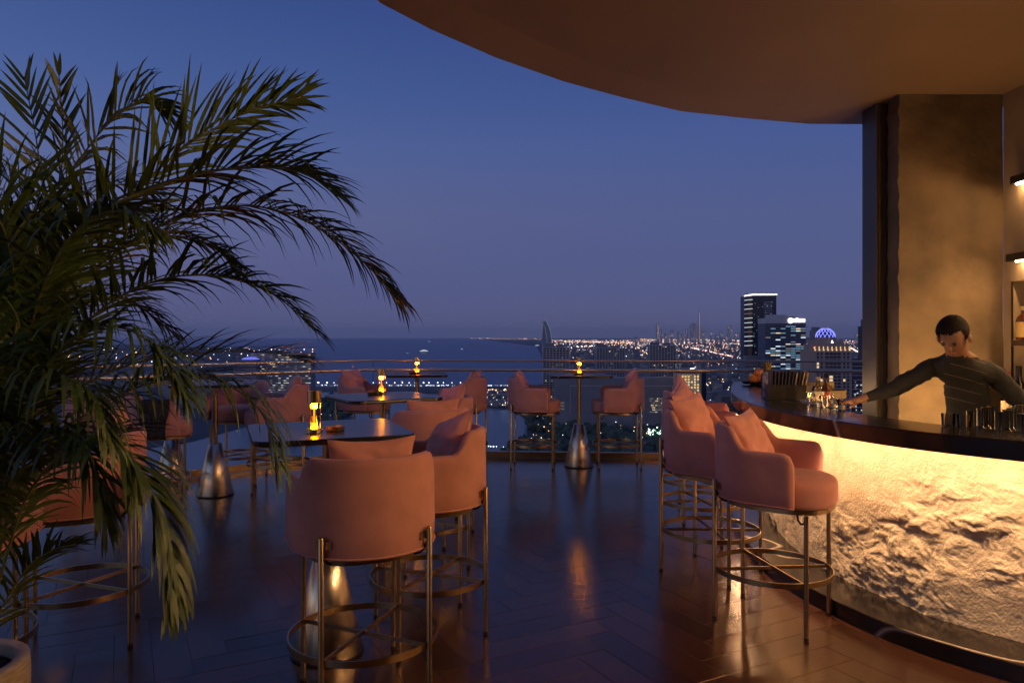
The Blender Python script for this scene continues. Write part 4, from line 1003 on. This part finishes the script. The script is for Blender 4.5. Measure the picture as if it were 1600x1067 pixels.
b.build('spandrels', M_conc, root)
b = MB()
for k in range(60): x = rc.uniform(-w * .3, w * .42); z = rc.uniform(h * .3, h - 14); b = MB(); lit(b, x, x + 1.8, z, z + 1.2, -.5); b.build('lit_window', rc.choice((LWD, LWD, LWC)), root)
# office block with roof sign
root, w, h = bld('office_block', 'blue lit office block with a bright white roof sign', 1196, 1259, 497, 1350)
b = MB(); b.box(-w/2, w/2, 0, 40, 0, h - 10); b.build('body', M_dglass, root)
b = MB(); b.box(-w/2 - .5, w/2 + .5, -.5, 40.5, h - 10, h); b.box(-w * .36, w * .1, 4, 30, h, h + 6); b.box(-w * .05, w * .28, 6, 26, h, h + 3.6); b.build('parapet_band', M_conc, root)
b = MB(); nf = 22
for k in range(nf): b.box(-w/2 - .4, w/2 + .4, -.4, 40.4, h - 14 - k * 4.1, h - 12.6 - k * 4.1)
b.build('spandrels', mat('blue_grey_spandrel', (.17, .19, .26), .5), root)
b = MB()
for k in range(nf):
    for c_ in range(8):
        if rc.random() < (.28 if k < 8 else .5) * (1.5 if c_ > 3 else .7):
            x = -w/2 + w * c_ / 8; z = h - 16.4 - k * 4.1; b = MB(); lit(b, x + .4, x + w / 8 - .4, z, z + 1.9, -.35); b.build('lit_window', rc.choice((LW, LWC, LWC, LWC, LWD, LWW)), root)
b = MB(); cx_ = w * .12; b.add([(cx_ + 4.6 * math.cos(2*math.pi*k/24), -1.6, h - 4.5 + 4.6 * math.sin(2*math.pi*k/24)) for k in range(24)] + [(cx_ + 4.6 * math.cos(2*math.pi*k/24), -.6, h - 4.5 + 4.6 * math.sin(2*math.pi*k/24)) for k in range(24)], [tuple(range(24))] + [(k, 24 + k, 24 + (k+1) % 24, (k+1) % 24) for k in range(24)])
sg = b.build('sign_disc', LSIGN, root)
b = MB()
for k in range(5): b.box(w * .20 + k * w * .056, w * .20 + k * w * .056 + w * .047, -1.6, -.6, h - 7.2 + (.5 if k % 2 else 0), h - 1.6 + (1.6 if k == 1 else 0))
b.build('sign_letters', LSIGN, root)
# domed stone tower
root, w, h = bld('domed_tower', 'stone tower with a blue glowing lattice dome', 1272, 1331, 548, 950)
b = MB(); b.box(-w/2, w/2, 0, 46, 0, h); b.build('shaft', M_stone, root)
b = MB(); b.box(-w * .43, w * .43, 3, 43, h, h + 8.5); b.box(-w * .34, w * .34, 7, 39, h + 8.5, h + 14); b.build('setback', M_stone, root)
b = MB()
for k in range(9): b.box(-w * .47 + k * w * .114, -w * .47 + k * w * .114 + 1.4, 1.0, 2.4, h, h + 1.6)
b.build('uplights', LUP, root)
b = MB()
for k in range(9): b.box(-w * .47 + k * w * .114 + .1, -w * .47 + k * w * .114 + 1.3, 2.75, 2.95, h + 1.8, h + 5.4)
b.build('lit_niches', LUP, root)
b = MB(); wins = []
for r_ in range(int(h / 4.3)):
    for k, (cxw, ww_) in enumerate(((-.40, 1.3), (-.30, 1.3), (-.16, 2.3), (-.05, 2.3), (.05, 2.3), (.16, 2.3), (.30, 1.3), (.40, 1.3))):
        z = h - 5.4 - r_ * 4.3; x = cxw * w; pts = [(x - ww_, z), (x + ww_, z), (x + ww_, z + 2.2), (x + ww_ * .5, z + 3.0), (x - ww_ * .5, z + 3.0), (x - ww_, z + 2.2)]
        b.add([(a_, -.35, c_) for a_, c_ in pts] + [(a_, .1, c_) for a_, c_ in pts], [tuple(range(6))] + [(q, 6 + q, 6 + (q+1) % 6, (q+1) % 6) for q in range(6)], 1 if rc.random() < .07 else 0)
b.build('arched_windows', [M_dglass, LWW], root)
b = MB(); b.add([(-3.2, 2.4, h + 5.5), (3.2, 2.4, h + 5.5), (0, 2.4, h + 13.5), (-3.2, 3.0, h + 5.5), (3.2, 3.0, h + 5.5), (0, 3.0, h + 13.5)], [(0, 1, 2), (0, 2, 5, 3), (1, 4, 5, 2)]); b.build('gable', M_stone, root)
b = MB(); b.add([(-1.6, 2.2, h + 10.2), (1.6, 2.2, h + 10.2), (0, 2.2, h + 14.0)], [(0, 1, 2)]); b.build('gable_light', LSIGN, root)
RD = w * .245; zc = h + 17.5
b = MB(); b.lathe([(RD * 1.05, h + 14), (RD * 1.05, zc), (RD * .98, zc + .6)], (0, 23, 0), 32); b.build('drum', M_stone, root)
b = MB(); b.lathe([(RD * .96 * math.cos(R(q)), zc + RD * .98 * math.sin(R(q))) for q in range(-18, 91, 9)], (0, 23, 0), 32); b.build('dome', M_dglass, root, 180)
b = MB()
for k in range(14):
    for s_ in (1, -1):
        pts = []
        for q in range(-16, 80, 6):
            a_ = 2 * math.pi * k / 14 + s_ * R(q + 16) * .62; pts.append((RD * 1.02 * math.cos(R(q)) * math.cos(a_), 23 + RD * 1.02 * math.cos(R(q)) * math.sin(a_), zc + RD * 1.02 * math.sin(R(q))))
        b.tube(pts, .36, 5)
b.build('dome_lattice', LBLUE, root)
b = MB(); b.lathe([(.8, -.8), (.8, .8)], (-w * .49, 1, h + 4), 8); b.build('aviation_light', LRED, root)
# neighbours
def plain(name, lb, px0, px1, yt, d, m, bars=0, litn=30, mats=None, group=None):
    root, w, h = bld(name, lb, px0, px1, yt, d, group)
    b = MB(); b.box(-w/2, w/2, 0, max(18, w * .7), 0, h * .94); b.box(-w * .38, w * .38, 2, max(14, w * .55), h * .94, h); b.build('body', m, root)
    b = MB(); nf = max(4, int(h / 7))
    for k in range(nf): b.box(-w/2 - .3, w/2 + .3, -.4, 1, h * .93 * (k + .5) / nf, h * .93 * (k + .5) / nf + h / nf * .14)
    b.build('spandrels', M_conc, root)
    b = MB()
    for k in range(litn): x = rc.uniform(-w/2 + 1, w/2 - 3); z = rc.uniform(h * .15, h * .92); s_ = max(1.6, d / F * .55); lit(b, x, x + s_, z, z + s_, -1.0, rc.choice((0, 1, 2)))
    if litn: b.build('lit_windows', mats or [LW, LWD, LWW], root)
    return root, w, h
root, w, h = plain('edge_tower', 'dark tower with white lit panels beside the steel column', 1349, 1372, 499, 1150, M_dglass, litn=46)
b = MB(); b.box(-w * .05, w * .22, -1.2, -.5, h - 42, h - 18); b.build('lit_atrium', LWC, root); b = MB(); b.box(-w * .42, -w * .28, -1.2, -.5, h - 9, h - 3); b.box(w * .12, w * .3, -1.2, -.5, h - 7, h - 3); b.build('crown_light', LSIGN, root)
plain('slim_tower', 'slim dark tower just left of the domed tower', 1269, 1283, 511, 2300, M_grey, litn=8)
plain('slim_tower', 'low rose coloured tower right of the office block', 1259, 1268, 527, 2600, M_stone, litn=10)
plain('mid_rise', 'dark mid rise below the dark glass tower', 1163, 1199, 556, 1420, M_grey, litn=14)
plain('mid_rise', 'dark block filling the gap below the edge tower', 1333, 1349, 560, 1050, M_dglass, litn=16)
# hotel on the left shore, terraces lit in long lines
root, w, h = bld('shore_hotel', 'long shoreline hotel with stacked lit terraces behind the palm', 392, 486, 548, 1750)
b = MB(); b.box(-w/2, w/2, 0, 40, 0, h * .96); b.box(-w * .45, -w * .1, 4, 36, h * .96, h); b.build('body', M_grey, root)
b = MB(); nf = 17
for k in range(nf):
    z = h * .93 - k * 5.6; b.box(-w/2 - .5, w * (.02 if k % 4 == 1 else .5), -1.2, .2, z, z + 1.5)
b.build('terrace_edges', mat('white_terrace', (.62, .56, .50), .7), root)
b = MB()
for k in range(nf):
    z = h * .93 - k * 5.6 - 2.6
    for c_ in range(22):
        if rc.random() < (.5 if 5 < c_ < 14 else .28): x = -w/2 + w * c_ / 22; lit(b, x, x + w / 22 - .6, z + .4, z + 1.5, -.8, rc.choice((0, 0, 0, 1, 2)))
b.build('lit_rooms', [LWD, LWW, LW], root)
root, w, h = bld('blue_pavilion', 'low pavilion glowing blue left of the shoreline hotel', 373, 400, 557, 1700)
b = MB(); b.box(-w/2, w/2, 0, 30, 0, h * .93); b.build('body', M_grey, root)
b = MB(); b.lathe([(w * .5, 0), (w * .46, 2.2), (w * .30, 4.6), (w * .08, 5.8), (.5, 6.0)], (0, 20, h * .93), 28); b.build('glowing_roof', light_mat('blue_canopy', (.20, .22, 1), .8, False), root, 180)
# sail-shaped tower on the coast
d = 7000.0; root = empty('sail_tower', ((854 - PX) / F * d, d, ZG), 0, 'sail shaped tower with a tall mast on the far coast', 'tower')
def sx_(px): return (px - 854) / F * d
def sz_(py): return H - (py - PY) / F * d - ZG
outl = [(847.5, 551), (847.8, 505), (849.5, 503), (852, 500.5), (854.5, 504), (857.5, 510), (860, 518), (861.7, 528), (862, 538), (861.4, 551)]
b = MB(); n = len(outl); b.add([(sx_(x), 0, sz_(z)) for x, z in outl] + [(sx_(854), 70, sz_(z)) for x, z in outl], [tuple(range(n))] + [(k, (k+1) % n, n + (k+1) % n, n + k) for k in range(n)]); b.build('sail_body', mat('white_membrane', (.30, .30, .36), .6), root)
b = MB(); b.tube([(sx_(847.6), -4, 0), (sx_(847.6), -4, sz_(491))], [4.5, 1.5], 8); b.build('mast', M_conc, root)
b = MB(); b.tube([(sx_(x), -5, sz_(z)) for x, z in outl[3:]], 2.2, 6); b.build('curved_rib', LTEAL, root)
b = MB(); b.tube([(sx_(x), -5, sz_(z)) for x, z in ((847.6, 548), (847.6, 506))], 2.0, 6); b.tube([(sx_(848), -5, sz_(505)), (sx_(852), -5, sz_(512)), (sx_(855), -5, sz_(530)), (sx_(855.5), -5, sz_(548))], 1.6, 6); b.build('edge_light', LWD, root)
# far skyline; the pale body colour imitates extra distance haze
ORD = ['leftmost', 'second', 'third', 'fourth', 'fifth', 'sixth', 'seventh', 'eighth', 'ninth', 'tenth', 'eleventh', 'twelfth', 'thirteenth', 'fourteenth', 'rightmost']
sky_l = [(1028, 505, 5, 'pale lit tower at the left end of the far skyline'), (1033, 512, 4, None), (1040, 518, 5, None), (1050, 513, 5, None), (1060, 515, 5, None), (1073, 511, 5, None), (1084, 505, 9, 'broad tower with lit crown beside the needle of the far skyline'), (1100, 513, 5, 'lit tower right beside the needle of the far skyline'), (1112, 517, 4, None), (1127, 515, 5, None), (1141, 508, 6, 'warm lit tower left of the dark glass tower in the skyline'), (1150, 517, 4, None), (1158, 515, 5, None), (994, 523, 6, None), (1135, 519, 5, None), (1066, 519, 6, None), (1120, 520, 6, None), (1044, 520, 5, None), (1340, 519, 6, None)]
gen = sorted(t_[0] for t_ in sky_l if not t_[3])
for px, yt, wd, lb in sky_l:
    if not lb: yt += 2.5; wd *= .8
    plain('skyline_tower', lb or ORD[min(gen.index(px), 14)] + ' of the small hazy tower blocks in the far skyline, counted from the left', px - wd / 2, px + wd / 2, yt, rc.uniform(14000, 17000), M_conc, litn=6 if not lb else 16, mats=[LWW, LW, LSP], group='far skyline towers')
d = 13000.0; root = empty('needle_tower', ((1092 - PX) / F * d, d, ZG), 0, 'needle thin supertall tower rising over the far skyline', 'tower')
b = MB(); zt = H + (526 - 480) / F * d - ZG
for k, (r_, z0, z1) in enumerate(((30, 0, .22), (25, .22, .40), (20, .40, .56), (15, .56, .70), (10, .70, .82))): b.lathe([(r_, zt * z0), (r_ * .95, zt * z1)], n=12)
b.build('tiers', M_grey, root); b = MB(); b.lathe([(6, zt * .82), (1.5, zt)], n=8); b.build('spire', M_conc, root)
b = MB()
for k in range(14): b.box(-4, 4, -31, -30, zt * (.1 + .055 * k), zt * (.1 + .055 * k) + 7)
b.build('lit_floors', LSP, root)
# roof letters on a dark block behind the hand rail
root, w, h = bld('sign_block', 'dark block with pale roof letters just above the hand rail', 1050, 1104, 575, 1300)
b = MB(); b.box(-w/2, w/2, 0, 25, 0, h - 1); b.build('body', M_dglass, root)
cu = bpy.data.curves.new('letters', 'FONT'); cu.body = 'ST'; cu.size = 11; cu.extrude = .3; cu.space_character = 1.1
to = bpy.data.objects.new('letters_tmp', cu); COL.objects.link(to); dg = bpy.context.evaluated_depsgraph_get(); tm = bpy.data.meshes.new_from_object(to.evaluated_get(dg)); bpy.data.objects.remove(to)
tm.materials.clear(); tm.materials.append(LWD); o = link('roof_letters', tm, root); o.rotation_euler = (R(90), 0, 0); o.location = (-w * .42, -1, h)
b = MB(); b.box(w * .02, w * .14, -1.2, -.4, h - 3.6, h - .4); b.build('sign_panel', LSIGN, root)

# low-rise quarters, trees and lights: nobody could count these
def inpoly(x, y, P):
    c = False
    for i in range(len(P)):
        x1, y1 = P[i]; x2, y2 = P[i-1]
        if (y1 > y) != (y2 > y) and x < (x2 - x1) * (y - y1) / (y2 - y1) + x1: c = not c
    return c
lowz = [(870, 534), (1420, 530), (1500, 700), (1060, 640), (870, 604), (856, 560)]
b = MB()
for k in range(2600):
    py = 526 + math.exp(rc.uniform(math.log(9), math.log(110))); px = rc.uniform(855, 1480)
    if not inpoly(px, py, lowz): continue
    g = far(px, py); s_ = rc.uniform(8, 22); a_ = rc.uniform(0, 1.5); hh = rc.choice((7, 9, 12, 16, 24)) * rc.uniform(.8, 1.3)
    b.box(-s_, s_, -s_ * .6, s_ * .6, 0, hh, Matrix.Translation(g) @ Matrix.Rotation(a_, 4, 'Z'))
for k in range(500):
    px = rc.uniform(-100, 470); py = rc.uniform(548, 640); g = far(px, py); s_ = rc.uniform(8, 18); b.box(-s_, s_, -s_ * .6, s_ * .6, 0, rc.uniform(7, 30), Matrix.Translation(g))
for k in range(120):
    px = rc.uniform(745, 850); py = rc.uniform(612, 636); g = far(px, py); s_ = rc.uniform(6, 12); b.box(-s_, s_, -s_ * .6, s_ * .6, 0, rc.uniform(4, 12), Matrix.Translation(g))
tag(b.build('low_rise_quarter', M_lowrise), 'sprawl of low houses across the dark city ground', 'houses', None, 'stuff')

ico = bmesh.new(); bmesh.ops.create_icosphere(ico, subdivisions=2, radius=1.0); ico.verts.ensure_lookup_table()
iv = [v.co.copy() for v in ico.verts]; if_ = [tuple(v.index for v in f.verts) for f in ico.faces]; ico.free()
b = MB(); treez = [(822, 648), (850, 640), (1060, 636), (1180, 650), (1180, 740), (760, 740), (790, 712), (812, 702), (828, 680)]
cnt = 0
while cnt < 1150:
    if cnt < 950: px = rc.uniform(760, 1180); py = rc.uniform(636, 740); ok = inpoly(px, py, treez)
    else: px = rc.uniform(395, 545); py = rc.uniform(622, 690); ok = True
    if not ok: continue
    cnt += 1; g = far(px, py); r_ = rc.uniform(4, 9.5); off_ = Vector((rc.random() * 50, rc.random() * 50, 0))
    vs = []
    for v in iv:
        f_ = 1 + .75 * noise.noise(v * 1.7 + off_) + .35 * noise.noise(v * 4.1 + off_); vs.append(g + Vector((v.x * r_ * f_, v.y * r_ * f_, r_ * .9 + v.z * r_ * .8 * f_)))
    b.add(vs, if_)
tag(b.build('treetops', M_foliage), 'dark belt of treetops below the balustrade', 'trees', None, 'stuff')

b = MB(); LM = [LSW, LSP, LSC, LWW, LSG, LW]
OV = [(0,0,1),(1,0,0),(0,1,0),(-1,0,0),(0,-1,0),(0,0,-1)]; OF = [(0,1,2),(0,2,3),(0,3,4),(0,4,1),(5,2,1),(5,3,2),(5,4,3),(5,1,4)]
def lamp_pt(px, py, mi, size=.45, z=8.0):
    g = far(px, py); s_ = g.y / F * size; g.z += max(z, s_)
    b.add([g + Vector(v) * s_ for v in OV], OF, mi)
for k in range(3600):                                     # carpet of lights thinning towards us
    py = 526 + 5.5 + rc.expovariate(1 / 11.0); px = rc.uniform(850, 1480)
    if py > 640 or px < 850 + (py - 530) * .1: continue
    lamp_pt(px, py, rc.choice((0, 0, 1, 1, 1, 2, 3)), rc.uniform(.18, .52))
for k in range(420):
    px = rc.uniform(1075, 1340); py = rc.uniform(570, 640); lamp_pt(px, py, rc.choice((0, 0, 1, 2, 3)), rc.uniform(.3, .8))
roads = [((1066, 541), (1165, 563), 150, 1, .55), ((1000, 530.8), (1165, 532.2), 240, 0, .42), ((1030, 534), (1165, 538), 130, 1, .45), ((996, 543), (1016, 558), 40, 0, .6), ((880, 534), (1000, 536), 160, 0, .40), ((860, 545), (930, 541), 40, 2, .6), ((940, 560), (1010, 556), 26, 2, .5), ((1330, 545), (1350, 556), 60, 1, .9), ((1170, 575), (1340, 590), 80, 0, .6), ((1080, 617), (1145, 617), 40, 3, .7), ((480, 606), (850, 606.5), 150, 2, .48), ((740, 613), (850, 615), 60, 0, .7), ((735, 528.9), (860, 530.2), 60, 0, .40), ((1075, 612), (1140, 625), 50, 1, .7), ((760, 707), (860, 708), 24, 2, 1.0), ((830, 632), (1000, 631), 34, 3, .8)]
for (x0, y0), (x1, y1), n, mi, s_ in roads:
    for k in range(n):
        t = rc.random(); lamp_pt(x0 + (x1 - x0) * t + rc.gauss(0, .6), y0 + (y1 - y0) * t + rc.gauss(0, .35), mi if rc.random() < .75 else rc.choice((0, 2, 3)), s_ * rc.uniform(.6, 1.3))
for px in range(486, 760, 11): lamp_pt(px + rc.uniform(-3, 3), 604, 2, rc.uniform(.6, 1.2), 12)
for k in range(60): lamp_pt(rc.uniform(1012, 1060), 694 - (k % 7) * 1.6 + rc.gauss(0, 1.5), 4, rc.uniform(.4, 1.3), 14)
for k in range(14): lamp_pt(rc.uniform(962, 978), 655 + rc.gauss(0, .8), 5, rc.uniform(.6, 1.1), 16)
for k in range(90): lamp_pt(rc.uniform(830, 1060), rc.uniform(640, 710), rc.choice((2, 3, 0)), rc.uniform(.3, .8), 15)
for k in range(60): lamp_pt(rc.uniform(745, 850), rc.uniform(612, 640), rc.choice((0, 2, 3)), rc.uniform(.4, .8), 10)
for k in range(230): lamp_pt(rc.uniform(-40, 490), 545 + rc.expovariate(1 / 22), rc.choice((0, 0, 2, 3)), rc.uniform(.4, .9), 12)
for k in range(26): lamp_pt(rc.uniform(400, 545), rc.uniform(600, 665), rc.choice((0, 2, 3)), rc.uniform(.5, 1.1), 15)
tag(b.build('city_lights', LM), 'scattered street and house lights over the dark city', 'lights', None, 'stuff')

# ships at sea
M_hull = mat('white_hull', (.5, .5, .55), .5)
for px, py, ln, lb in ((664, 551, 20, 'lit white cruise ship out at sea beyond the lamp'), (722, 546, 6, 'small boat at sea right of the cruise ship'), (671, 534.5, 5, 'small boat near the sea horizon'), (637, 552, 4, 'small boat at sea left of the cruise ship'), (840, 541, 10, 'boat off the far coast near the sail tower'), (628, 596, 5, 'small boat between the breakwater and the cruise ship')):
    g = far(px, py); L = ln / F * g.y; g.z = ZG - .5
    root = empty('ship', g, 0, lb, 'ship', 'ships at sea')
    hh = L * .10; outl = [(-L/2, -L*.06), (L*.38, -L*.06), (L/2, 0), (L*.38, L*.06), (-L/2, L*.06)]
    b = MB(); b.prism(outl, 0, hh); b.build('hull', M_hull, root)
    b = MB(); b.box(-L*.40, L*.25, -L*.045, L*.045, hh, hh * 1.8); b.box(-L*.25, L*.12, -L*.035, L*.035, hh * 1.8, hh * 2.4); b.build('superstructure', M_hull, root)
    b = MB(); b.box(-L*.38, L*.23, -L*.05, -L*.046, hh * 1.15, hh * 1.55); b.box(-L*.23, L*.10, -L*.04, -L*.036, hh * 1.95, hh * 2.25); b.build('deck_lights', LW, root)

# ------------------------------------------------------------------ evening haze
b = MB(); b.box(-81000, 81000, -300, 81000, ZG - 1.6, 800)
hz = bpy.data.materials.new('haze_air'); hz.use_nodes = True; nt = hz.node_tree
for n_ in list(nt.nodes): nt.nodes.remove(n_)
vo = nt.nodes.new('ShaderNodeVolumePrincipled'); mo = nt.nodes.new('ShaderNodeOutputMaterial'); nt.links.new(vo.outputs[0], mo.inputs['Volume'])
vo.inputs['Color'].default_value = (.985, .96, .96, 1); vo.inputs['Density'].default_value = 1.7e-5; vo.inputs['Anisotropy'].default_value = 0.0
tag(b.build('haze', hz), 'pale evening haze over the city and the sea', 'haze', None, 'stuff')
